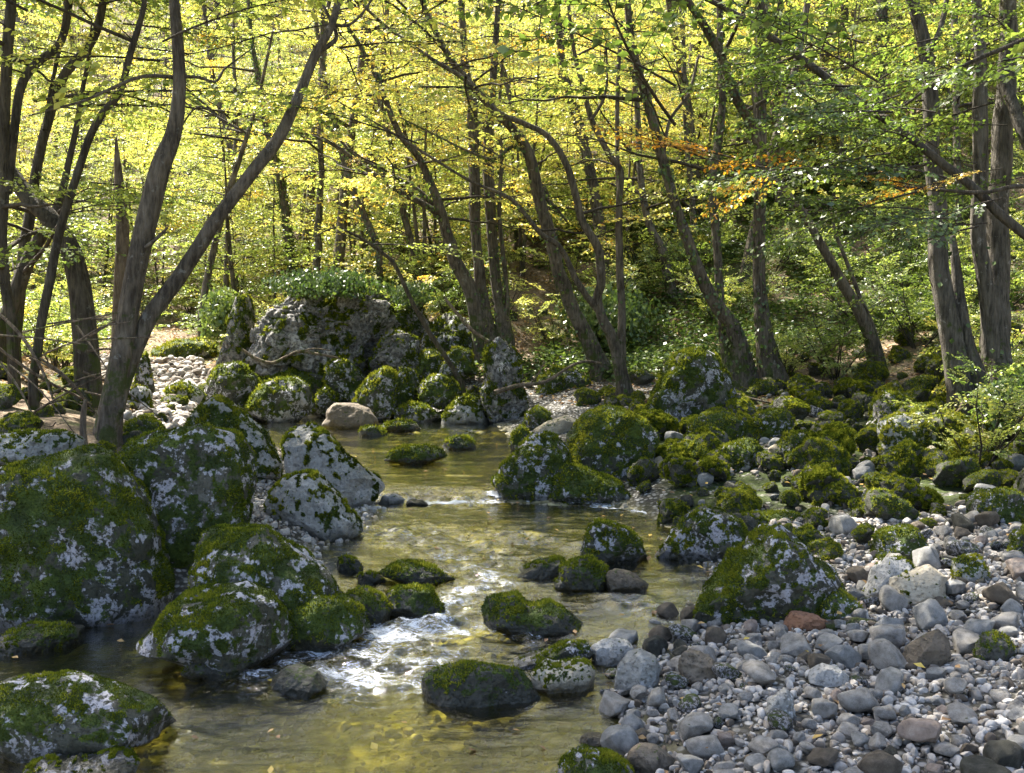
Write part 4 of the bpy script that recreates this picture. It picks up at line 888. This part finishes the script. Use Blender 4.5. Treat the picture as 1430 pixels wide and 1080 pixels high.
T('slanting tree with a thin companion stem growing from the shrubby slope',
  [([(1222,530,28),(1213,480,20),(1208,454,19),(1185,410,17),(1172,385,16),(1150,345,14),(1124,300,12),(1098,267,10),(1075,232,8),(1058,190,6),(1050,120,4)], -.5),
   ([(1236,520,10),(1228,480,8),(1212,437,7),(1192,392,7),(1172,341,6),(1160,290,4)], .1, 'stem')], bark='bark', tint=.6, top=20, dens=1.6, ivy=5, wmax=13)
T('pale fluted double trunk shining in the sun at the edge of the stone field',
  [([(1352,572,46),(1341,520,38),(1329,471,34),(1318,420,31),(1315,370,30),(1309,289,27),(1302,222,25),(1298,148,24),(1291,74,22),(1276,11,20),(1262,-60,15),(1250,-180,9)], .3),
   ([(1372,560,36),(1352,490,22),(1342,430,19),(1334,380,15),(1330,330,9)], .2, 'stem'),
   ([(1296,75,10),(1312,45,9),(1322,0,8),(1330,-60,6)], .3, 'limb')], Y=10.6, bark='barkpale', tint=.32, top=40, dens=1.0, wmax=12, pymax=150, ivy=4)
T('thick flared trunk with a bleached strip and forked top beside the double trunk',
  [([(1392,585,78),(1387,530,54),(1387,487,44),(1392,435,40),(1394,370,34),(1397,259,31),(1399,148,29),(1408,74,27),(1412,0,25),(1418,-120,16)], .3),
   ([(1384,500,26),(1379,420,24),(1370,352,24),(1366,296,24),(1369,222,23),(1369,148,23),(1370,74,19),(1364,10,15),(1360,-80,9)], -.15, 'limb', -.2),
   ([(1400,110,18),(1416,150,18),(1430,190,17),(1460,250,15)], -.4, 'limb'),
   ([(1366,150,6),(1352,146,5),(1340,148,3)], 0, 'limb', -.2)], Y=10.8, bark='barkpale', tint=.32, top=50, dens=.9, wmax=14, pymax=120, ivy=8, flare=.7)
# the tree whose long bough crosses the upper right corner: its trunk stands just outside the frame
R_ = np.random.default_rng(5); ex = []
for _ in range(58):
    px = R_.uniform(1150, 1440); py = R_.uniform(20, 330)
    if py < 60 and px < 1290: continue
    if abs(py - (330 - (1430 - px) * .78)) > 150 and px < 1300: continue
    ex.append((px, py, R_.uniform(-.5, .9), R_.uniform(2.2, 4.1), R_.uniform(.55, .95), R_.uniform(.02, .22)))  # low tint: the shade on these leaves is put into their dark green
for px, py in ((1075,232),(1110,240),(1040,225),(1140,238),(985,222),(1010,228)): ex.append((px, py, 0, R_.uniform(2.8, 3.5), .55, R_.uniform(.86, .97)))
for px, py in ((1290,262),(1320,255),(1270,258),(1400,235)): ex.append((px, py, -.05, R_.uniform(2.6, 3.6), .35, R_.uniform(.85, .97)))
T('overhanging tree with a long dark bough slanting down across the clearing',
  [([(1720,760,60),(1715,560,48),(1690,440,42),(1640,330,36),(1600,200,30),(1560,40,26),(1540,-150,18)], .3),
   ([(1675,420,26),(1560,410,20),(1480,365,17),(1430,327,15),(1394,297,15),(1357,260,14),(1313,226,14),(1276,196,13),(1231,163,13),(1187,133,12),(1143,100,12),(1098,67,11),(1031,22,9),(985,-2,8),(930,-30,6),(860,-60,4)], 1.0, 'limb'),
   ([(1640,330,16),(1540,270,11),(1430,260,7),(1376,268,6),(1320,266,5),(1283,263,4),(1246,259,3)], .1, 'limb'),
   ([(1313,226,6),(1240,240,5),(1200,243,5),(1146,243,4),(1091,237,4),(1054,232,3),(985,222,2),(950,225,1.5)], .1, 'limb', .7),
   ([(1560,60,14),(1480,40,10),(1420,60,8),(1330,100,6),(1260,150,4)], .5, 'limb')],
  Y=6.4, bark='barkdark', tint=.14, top=46, dens=0, kind='near', extra=ex, toph=3.5, tr=3)
T('bare thin pole of a young tree leaning over the far bank',
  [([(646,536,9),(622,498,8),(600,465,8),(575,420,7),(551,370,7),(532,352,6),(511,337,5),(488,325,4),(468,318,3),(440,330,2)], -.6)], Y=14.7, bark='barkdark', dens=.5, top=0, tint=.6, name='young_tree', pymax=345)
# ---- trunks standing in the wood behind
BG = [
 ('ivy-wrapped slim trunk left of the arching pale trunk', [(530,350,11),(522,333,11),(503,293,11),(481,230,10),(470,190,9),(455,120,8),(440,20,6),(430,-80,4)], 20, 22, .6),
 ('trunk cloaked in bright ivy above the mossy bend of the stream', [(412,385,15),(404,340,14),(393,259,13),(380,210,11),(366,140,9),(350,40,6),(340,-80,4)], 22, 60, .55),
 ('dark crooked trunk behind the massive leaning trunk', [(852,440,20),(842,340,18),(828,255,17),(818,207,16),(803,159,16),(796,137,14),(785,80,11),(776,-20,8)], 19.5, 14, .7),
 ('straight mid-wood trunk with a low fork behind the flared old tree', [(1100,420,15),(1108,300,13),(1109,215,12),(1108,111,12),(1098,19,11),(1090,-90,7)], 22, 8, .6),
 ('sturdy brown trunk close behind the flared old tree', [(1085,400,17),(1090,300,15),(1087,185,14),(1080,110,13),(1074,40,11),(1068,-80,7)], 21, 6, .6),
 ('curving trunk that sweeps to the vertical on the upper slope', [(1118,400,15),(1120,260,15),(1126,215,15),(1140,155,15),(1152,100,14),(1153,30,13),(1150,-90,9)], 23, 10, .6),
 ('slim grey trunk on the upper slope beside the curving trunk', [(1165,400,13),(1170,250,12),(1173,170,12),(1177,74,12),(1178,0,11),(1178,-100,7)], 24, 4, .62),
 ('thick ivy-bearded trunk on the upper slope', [(1222,400,20),(1228,260,19),(1230,150,19),(1231,74,18),(1232,0,17),(1234,-100,11)], 21, 60, .5),
 ('straight shaded trunk between the ivy-bearded trunk and the double trunk', [(1262,420,14),(1262,300,14),(1256,180,14),(1255,60,13),(1252,-60,9)], 25, 10, .55),
 ('slender trunk in the wood behind the bleached strip', [(1340,440,12),(1338,300,11),(1336,150,11),(1334,30,10),(1330,-80,7)], 18, 20, .45),
 ('mossy-footed trunk in the wood between the forked tree and the flared tree', [(945,460,22),(936,400,18),(925,350,15),(905,310,12),(894,240,10),(890,150,9),(880,40,7),(878,-60,4)], 18.5, 8, .66),
 ('short thick trunk leaning in the sunny wood behind the forked tree', [(790,440,22),(786,405,20),(778,360,17),(764,290,14),(742,230,12),(722,170,10),(700,90,7)], 19, 10, .68),
 ('thin twin of the flared tree a few steps up the slope', [(975,450,12),(970,360,11),(966,270,10),(958,180,9),(955,90,8),(950,-30,6)], 20, 12, .66),
 ('grey upright trunk above the cliff rock', [(438,388,12),(446,320,11),(448,250,10),(446,160,9),(450,60,7),(452,-60,5)], 21, 5, .66),
 ('slim leaning trunk above the dry stream bend', [(282,440,12),(290,390,11),(310,300,10),(335,220,8),(360,140,6),(382,40,4)], 20, 6, .68),
 ('thin upright stem above the bend beside the slim leaning trunk', [(318,420,9),(316,340,8),(326,250,7),(330,160,6),(326,50,5),(330,-60,3)], 23, 4, .68),
 ('pair-branched grey trunk in the sunny wood above the cliff', [(590,400,13),(572,330,11),(556,270,10),(548,210,8),(530,130,7),(516,40,5)], 20.5, 6, .7),
]
for lb, pts, Yd, iv, tn in BG:
    T(lb, [(pts, .8)], Y=Yd, tint=tn, top=26, dens=1.8, ivy=iv * 4, kind='mid', wmax=12.5, pymax=300, ssz=1.2)

# ------------------------------------------------------------------ the wood on the hillside: a few trees of each kind, copied
def proto_tree(i, h, tint, lean):
    r = np.random.default_rng(4000 + i); t = np.linspace(0, 1, 14)[:, None]
    a = r.uniform(0, 6.28)
    P = np.array([0, 0, -.4]) + np.array([lean * math.cos(a), lean * math.sin(a), h]) * t + np.cumsum(r.normal(0, .10, (14, 3)), 0) * np.array([1, 1, 0]) * t
    R = .015 + (.045 + .008 * h * r.uniform(.5, 1)) * (1 - t[:, 0]) ** .8
    V, Q = tube(P, R, 9, .1, i, .5)
    root = empty('woodland_tree', (0, 0, -50)); link('trunk', mesh_np('trunk', V, Q, M['bark']), (0, 0, 0), root)
    c = Crown(4100 + i)
    for k in range(11):
        f = r.uniform(.34, .95); j = int(f * 13); o = P[j]; az = r.uniform(0, 6.28); L = r.uniform(1.2, 3.2) * (1.15 - f * .6); el = r.uniform(.2, .9)
        d = np.array([math.cos(az) * math.cos(el), math.sin(az) * math.cos(el), math.sin(el)]); tt = np.linspace(0, 1, 8)[:, None]
        A = o + d * L * tt + np.array([0, 0, -.2]) * L * tt ** 2 + np.cumsum(r.normal(0, .05, (8, 3)), 0) * tt
        c.tube(A, np.linspace(R[j] * .55, .008, 8), 5)
        for m in (5, 7): c.add('far', A[m], r.uniform(0, 6.28), r.uniform(-.25, .3), r.uniform(.6, 1.0), tint, False)
    for _ in range(4): c.add('far', P[r.integers(4, 12)], r.uniform(0, 6.28), r.uniform(-.1, .5), r.uniform(.6, 1.0), tint, False)
    link('crown', c.mesh('crown', np.zeros(3), [M['twig'], M['leaf']]), (0, 0, 0), root)
    return root
KT = [('slim woodland tree with yellow leaves on the sunny hillside', .70), ('woodland tree with fresh yellow-green leaves on the hillside', .55), ('woodland tree with green leaves standing up the slope', .48), ('woodland tree turning gold on the hillside', .76)]
protos = [(proto_tree(i, [9, 11, 8, 12, 10, 9, 11, 8][i], KT[i % 4][1], [.6, 1.5, 2.2, .9, 1.8, 1.0, 2.6, 1.3][i]), KT[i % 4][0]) for i in range(8)]
rt = np.random.default_rng(77); used = [False] * 8; pl = []
tries = 0
while len(pl) < 62 and tries < 20000:
    tries += 1
    Y = 17.5 + 45 * rt.random() ** 1.25; x = rt.uniform(-.62, .62) * Y
    if abs(x + 3.0 + .42 * (Y - 10)) < 1.6 and Y < 27: continue
    if Y < 21 and -4.5 < x < 3: continue
    if any((x - a) ** 2 + (Y - b) ** 2 < (1.0 + .028 * Y) ** 2 for a, b in pl): continue
    pl.append((x, Y))
for (x, Y) in pl:
    i = rt.choice(8, p=np.array([.14, .17, .09 if x < 5 else .2, .1, .14, .16, .09 if x < 5 else .2, .08]) / np.array([.14, .17, .09 if x < 5 else .2, .1, .14, .16, .09 if x < 5 else .2, .08]).sum()); p, lb = protos[i]
    o = p if not used[i] else copy_tree(p); used[i] = True
    o.location = (x, Y, float(terr(x, Y))); o.rotation_euler = (0, 0, rt.uniform(0, 6.28)); o.scale = (rt.uniform(.8, 1.2),) * 3
    tag(o, lb, 'tree', {KT[0][0]: 'yellow trees of the hillside wood', KT[1][0]: 'yellow-green trees of the hillside wood', KT[2][0]: 'green trees of the hillside wood', KT[3][0]: 'golden trees of the hillside wood'}[lb])
for i in range(8):
    if not used[i]:
        for ch in list(protos[i][0].children): bpy.data.objects.remove(ch)
        bpy.data.objects.remove(protos[i][0])

def proto_sapling(i, h, tint, n):
    r = np.random.default_rng(4500 + i); c = Crown(4600 + i); t = np.linspace(0, 1, 10)[:, None]
    root = empty('young_tree', (0, 0, -50))
    for s_ in range(1 + i % 2):
        P = np.array([0, 0, -.3]) + np.array([r.normal(0, .5), r.normal(0, .5), h]) * t + np.cumsum(r.normal(0, .05, (10, 3)), 0) * t
        V, Q = tube(P, .035 * (1 - t[:, 0]) + .006, 6, 0, i)
        link('trunk', mesh_np('trunk', V, Q, M['bark']), (0, 0, 0), root)
        for k in range(n): 
            f = .12 + .88 * r.random(); j = min(int(f * 9), 9)
            az = r.uniform(0, 6.28); c.add('far', P[j] + np.array([math.cos(az), math.sin(az), 0]) * r.uniform(0, .3), az, r.uniform(-.15, .35), r.uniform(.45, .85) * (1.25 - .6 * f), tint + .1 * (f - .5), False)
    link('crown', c.mesh('crown', np.zeros(3), [M['twig'], M['leaf']]), (0, 0, 0), root)
    return root
KS = [('yellow young tree with layered leaves in the sunny wood', .68, 'yellow young trees of the wood'), ('lime-green young tree with layered leaves in the sunny wood', .53, 'lime-green young trees of the wood'), ('green young tree in the wood', .42, 'green young trees of the wood')]
sap = [proto_sapling(i, [4.4, 4.0, 5.0, 5.6, 3.6, 4.2][i], KS[i % 3][1], [52, 48, 44, 60, 44, 44][i]) for i in range(6)]
sused = [False] * 6; sp = []; tries = 0
while len(sp) < 290 and tries < 30000:
    tries += 1
    Y = 20.5 + 38 * rt.random() ** 1.15; x = rt.uniform(-.6, .6) * Y
    if abs(x + 3.0 + .42 * (Y - 10)) < 1.5 and Y < 25: continue
    if Y < 19 and -4.5 < x < 2.5: continue
    if any((x - a) ** 2 + (Y - b) ** 2 < (.4 + .026 * Y) ** 2 for a, b in sp): continue
    sp.append((x, Y))
for (x, Y) in sp:
    i = int(rt.choice(6, p=[.2, .2, .07, .25, .2, .08] if x < 5 else [.1, .22, .2, .1, .2, .18])); o = sap[i] if not sused[i] else copy_tree(sap[i]); sused[i] = True
    o.location = (x, Y, float(terr(x, Y))); o.rotation_euler = (0, 0, rt.uniform(0, 6.28)); o.scale = (rt.uniform(.8, 1.25),) * 3
    tag(o, KS[i % 3][0], 'young tree', KS[i % 3][2])

# ------------------------------------------------------------------ undergrowth
def proto_bush(i, tint, n, hgt, wid):
    r = np.random.default_rng(5000 + i); c = Crown(5100 + i)
    for k in range(7):
        az = r.uniform(0, 6.28); d = np.array([math.cos(az) * wid * .5, math.sin(az) * wid * .5, hgt * r.uniform(.6, 1)]); t = np.linspace(0, 1, 7)[:, None]
        A = np.array([0, 0, -.1]) + d * t + np.cumsum(r.normal(0, .03, (7, 3)), 0) * t
        c.tube(A, np.linspace(.012, .003, 7), 4)
        for m in range(n // 7): c.add('bush', A[r.integers(2, 7)], r.uniform(0, 6.28), r.uniform(-.25, .6), r.uniform(.6, 1.1) * wid * .6, tint, False)
    return mesh_np('shrub', np.vstack(c.V), np.vstack(c.Q), [M['twig'], M['leaf']], {'tint': np.clip(np.concatenate(c.T), 0, 1)}, np.concatenate(c.M))
KB = [('yellow-green leafy shrub on the wooded slope', .62, 'yellow-green shrubs of the slope'), ('deep green leafy shrub on the wooded slope', .34, 'deep green shrubs of the slope'), ('mid-green leafy shrub on the wooded slope', .5, 'mid-green shrubs of the slope')]
bush = [proto_bush(i, KB[i % 3][1], [42, 49, 42, 56, 42, 49][i], [.9, 1.1, .7, 1.3, .8, 1.0][i], [.9, 1.2, 1.0, 1.1, 1.3, .9][i]) for i in range(6)]
bp = []; tries = 0
def bush_ok(x, y):
    if abs(x) > .58 * y + .4: return False
    if terr(x, y) < wlev(x, y) + .3: return False
    if x > 0:
        if y < 13.6 and x < .47 * y - .3 and x > -1: return False
        if y < 8.4: return False
        if y < 17.2 and x < 3.4: return False
    else:
        if y < 11.5 and x > -.60 * y: return False
        if x > -.18 * y - .6 and y < 17: return False
        if abs(x + 3.0 + .42 * (y - 10)) < 1.3: return False
        if -5.2 < x < 0 and 11 < y < 16.4: return False
    return True
while len(bp) < 250 and tries < 30000:
    tries += 1
    y = 8.2 + 27 * rt.random() ** 1.15; x = rt.uniform(-.58, .58) * y
    if not bush_ok(x, y) or any((x - a) ** 2 + (y - b) ** 2 < (.32 + .02 * y) ** 2 for a, b in bp): continue
    bp.append((x, y)); left = x < -2.5 and y < 14
    i = int(rt.choice(6, p=[.1, .3, .2, .05, .2, .15] if (left or x > 3) else [.3, .1, .13, .25, .1, .12]))
    o = link('shrub', bush[i], (x, y, float(terr(x, y)))); o.rotation_euler = (0, 0, rt.uniform(0, 6.28)); o.scale = (rt.uniform(.75, 1.3) * (.75 if y < 13 else 1.0),) * 3
    tag(o, KB[i % 3][0], 'shrub', KB[i % 3][2])

def scatter_leaves(name, n, f, box, mat, leaf, seed, lift, up_n, label):
    r = np.random.default_rng(seed); x, y = sample(n, f, box, r); z = terr(x, y) + lift * r.random(n) ** 2 + .006
    D = nrm(np.stack([r.normal(size=n), r.normal(size=n), r.normal(0, .25, n)], -1)); N = nrm(np.array([0, 0, up_n]) + r.normal(0, .5, (n, 3)))
    L = leaf * r.uniform(.6, 1.3, n)
    V = leaves(np.stack([x, y, z], -1), D, N, L, L * .75, r).reshape(-1, 3)
    o = link(name, mesh_np(name, V, np.arange(4 * n).reshape(-1, 4), M[mat], {'tint': np.repeat(r.beta(1.6, 1.6, n), 4)}, smooth=False)); o['kind'] = 'stuff'; o['label'] = label
def clump(x, y, s, th, sd): return fbm(np.stack([x * s, y * s, 0 * x], -1), 3, sd) > th
scatter_leaves('ivy_ground_cover', 60000, lambda x, y: infr(x, y) & clump(x, y, .9, -.08, 61) & (terr0(x, y) > .75), (-3, 9, 14.5, 25), 'ivyleaf', .075, 62, .22, 1, 'glossy ivy carpeting the slope under the trees')
scatter_leaves('leaf_litter', 34000, lambda x, y: infr(x, y) & (terr(x, y) > wlev(x, y) + .25) & ((y > 12) | ((x < -2.6) & (y > 10))), (-9, 10, 7, 25), 'litter', .06, 63, .02, 1.4, 'fallen brown leaves on the forest floor')

def strewn(name, n, f, box, lift, seed, label):
    r = np.random.default_rng(seed); x, y = sample(n, f, box, r); z = np.maximum(terr(x, y) + lift, wlev(x, y) + .012)
    D = nrm(np.stack([r.normal(size=n), r.normal(size=n), r.normal(0, .2, n)], -1)); N = nrm(np.array([0, 0, 2.]) + r.normal(0, .5, (n, 3))); L = .045 * r.uniform(.6, 1.3, n)
    o = link(name, mesh_np(name, leaves(np.stack([x, y, z], -1), D, N, L, L * .6, r).reshape(-1, 3), np.arange(4 * n).reshape(-1, 4), M['litter'], {'tint': np.repeat(r.uniform(.3, 1, n), 4)}, smooth=False)); o['kind'] = 'stuff'; o['label'] = label
strewn('fallen_leaves_on_shingle', 260, lambda x, y: infr(x, y) & (x > .4), (.4, 5.5, 3.4, 11), .055, 91, 'yellow and brown leaves fallen among the stones')
strewn('fallen_leaves_on_water', 90, lambda x, y: infr(x, y) & (terr(x, y) < wlev(x, y)), (-3, 1.4, 3.6, 12), 0, 92, 'yellow leaves drifting on the stream')
# ivy over the cliff; fallen leaves on the near rocks and in the shingle, ivy over the cliff
def drop_leaves(pts, seed):
    for (px, py, Yd) in pts: pass
def ivy_patch(label, c, ext, n, seed, leaf=.075, tint=.45):
    r = np.random.default_rng(seed); c = np.asarray(c, float); v = r.normal(0, 1, (n, 3)); v = nrm(v) * (.3 + .8 * r.random((n, 1))); P = c + v * np.asarray(ext)
    P = P + np.stack([fbm(P * 2.2 + k, 3, seed + k) for k in range(3)], -1) * .13
    D = nrm(np.array([0, -.2, -1]) + r.normal(0, .5, (n, 3))); N = nrm(v + np.array([0, -.4, .5]) + r.normal(0, .4, (n, 3))); L = leaf * r.uniform(.6, 1.3, n)
    me = mesh_np('ivy_plant', leaves(P, D, N, L, L * .85, r).reshape(-1, 3) - c, np.arange(4 * n).reshape(-1, 4), M['ivyleaf'], {'tint': np.repeat(np.clip(r.normal(tint, .25, n), 0, 1), 4)}, smooth=False)
    tag(link('ivy_plant', me, c), label, 'ivy')
ivy_patch('ivy hanging over the brow of the big cliff rock', up(455, 397, 15.6), (.95, .5, .20), 2600, 71, .06, .25)
ivy_patch('ivy mat over the ivy-topped block in the bank', up(518, 437, 16.4), (.34, .35, .16), 700, 72, .06, .3)
ivy_patch('ivy draping the knob of rock by the leaning pole', up(574, 412, 17.0), (.36, .4, .2), 800, 73, .06, .4)
ivy_patch('silvery ivy thicket on the slope behind the forked tree', up(850, 440, 17.2), (.9, .7, .5), 2600, 74, .08, .6)
ivy_patch('leafy sprig clump at the foot of the thick flared trunk', up(1420, 560, 9.6), (.32, .28, .3), 900, 75, .06, .3)
ivy_patch('light-green trailing plant beside the narrow cliff slab', up(305, 440, 16.6), (.36, .36, .4), 1500, 76, .08, .9)

# ------------------------------------------------------------------ dead wood
def stick(label, pts, Y=None, dY=0, name='dead_branch', bark='deadwood', forks=()):
    p = np.array(pts, float); Y0 = hit(p[0, 0], p[0, 1])[1] - .05 if Y is None else Y
    q = resample(p, 6); Yi = np.linspace(Y0, Y0 + dY, len(q)); P = up(q[:, 0], q[:, 1], Yi)
    V, Q = tube(P, np.maximum(q[:, 2], .8) * Yi / F / 2, 7, .12, len(q)); b = P[0].copy()
    o = link(name, mesh_np(name, V - b, Q, M[bark]), b); tag(o, label, 'branch')
    for fp in forks:
        f = resample(np.array(fp, float), 5); Pf = up(f[:, 0], f[:, 1], np.interp(f[:, 0], sorted(q[[0, -1], 0]), [Y0, Y0 + dY] if q[0, 0] < q[-1, 0] else [Y0 + dY, Y0]))
        V, Q = tube(Pf, np.maximum(f[:, 2], .8) * Y0 / F / 2, 5); link('fork', mesh_np('fork', V - b, Q, M[bark]), (0, 0, 0), o)
K = stick
K('bare fallen branch lying across the foot of the rock pillar', [(690,548,7),(722,539,6),(762,533,5),(796,512,4),(818,505,4),(840,508,3)], 13.6, .6, forks=[[(740,536,3),(752,522,2),(760,505,1.5)]])
K('pale dead branch lodged across the cliff rock', [(338,488,4),(356,500,5),(379,507,5),(400,498,4),(419,491,5),(445,495,4),(473,500,3)], 14.9, .2, forks=[[(419,491,3),(440,487,2),(462,490,1.5)]])
K('curved bare stick lying on the stone field below the flared tree', [(1022,549,4),(1045,556,4),(1068,561,3),(1085,566,3),(1098,574,2)], 11.5, -.3)
K('stick lying among the pale shingle stones', [(1172,908,4),(1205,905,5),(1238,903,5),(1255,899,4)])
K('dark rotting mossy branch beside the yellow-green moss lump', [(1152,876,16),(1180,872,18),(1206,870,14),(1235,878,12),(1262,886,9),(1300,884,6)], bark='barkdark')
K('thin dead branch sprawling through the left bank brush', [(-10,480,4),(30,510,4),(70,535,4),(105,552,3),(128,565,2)], 8.6, .4)
K('bleached stick slanting down the left bank brush', [(55,500,3),(90,525,4),(118,558,3),(112,562,2)], 8.2, .3)
K('fine curved twig arching out of the left bank brush', [(0,505,3),(28,545,3),(50,585,2),(70,596,2),(78,590,1.5)], 7.9, -.2)
K('long thin fallen bough resting against the left bank trunks', [(-10,430,4),(30,470,5),(60,520,4),(75,560,3)], 9.0, -.5)
rk = np.random.default_rng(314)
for _ in range(16):
    px, py, Yd = rk.uniform(-20, 130), rk.uniform(440, 590), rk.uniform(7.6, 9.6); an = rk.uniform(-.5, 1.0); L = rk.uniform(60, 150)
    o = K('bare grey dead twig in the tangled brush of the left bank', [(px, py, rk.uniform(2, 4)), (px + L * .5 * math.cos(an), py + L * .5 * math.sin(an) - rk.uniform(0, 14), 2.4), (px + L * math.cos(an), py + L * math.sin(an), 1.3)], Yd, rk.uniform(-.4, .4), name='dead_twig')
    bpy.data.objects[[x.name for x in bpy.data.objects if x.name.startswith('dead_twig')][-1]]['group'] = 'dead twigs of the left bank brush'
K('broken post-like stub upright in front of the forked tree', [(118,625,11),(116,600,9),(117,575,8),(120,558,5)], 7.5, 0, name='dead_stub')
K('pale bare root curving from the foot of the double trunk', [(1310,590,4),(1328,582,4),(1340,572,4),(1344,560,3)], 10.0, .2)
K('bare leaning stick on the slope below the slanting tree', [(1160,490,3),(1180,470,3),(1210,440,3),(1240,415,2)], 13.5, .6)
K('grey fallen limb half hidden on the far bank', [(620,415,4),(640,440,5),(660,462,5),(685,478,4)], 15.4, -.4)

# ------------------------------------------------------------------ light
w = bpy.data.worlds.new('World'); S.world = w; w.use_nodes = True; nt = w.node_tree
sky = nt.nodes.new('ShaderNodeTexSky'); sky.sky_type = 'NISHITA'; sky.sun_disc = False
sky.sun_elevation = SUN_EL; sky.sun_rotation = -SUN_AZ; sky.air_density = 1.0; sky.dust_density = 3.0; sky.ozone_density = .6
bg = nt.nodes['Background']; nt.links.new(sky.outputs[0], bg.inputs[0]); bg.inputs[1].default_value = .09
sd = bpy.data.lights.new('sun', 'SUN'); sd.energy = 5; sd.angle = math.radians(.55); sd.color = (1, .94, .84)
so = bpy.data.objects.new('sun', sd); COL.objects.link(so); so.location = (-20, 20, 30)
so.rotation_euler = Vector(-TOSUN).to_track_quat('-Z', 'Y').to_euler()
S.view_settings.view_transform = 'Standard'; S.view_settings.look = 'None'; S.view_settings.exposure = EXPO; S.view_settings.gamma = 1
S.render.engine = 'CYCLES'; cy = S.cycles
cy.max_bounces = 7; cy.diffuse_bounces = 4; cy.glossy_bounces = 3; cy.transmission_bounces = 4; cy.transparent_max_bounces = 8
cy.use_denoising = True; cy.use_adaptive_sampling = True; cy.adaptive_threshold = .015; cy.sample_clamp_indirect = 6
cy.caustics_reflective = False; cy.caustics_refractive = False
print('SCENE', len(bpy.data.objects), 'objects', sum(len(o.data.polygons) for o in bpy.data.objects if o.type == 'MESH'), 'faces')
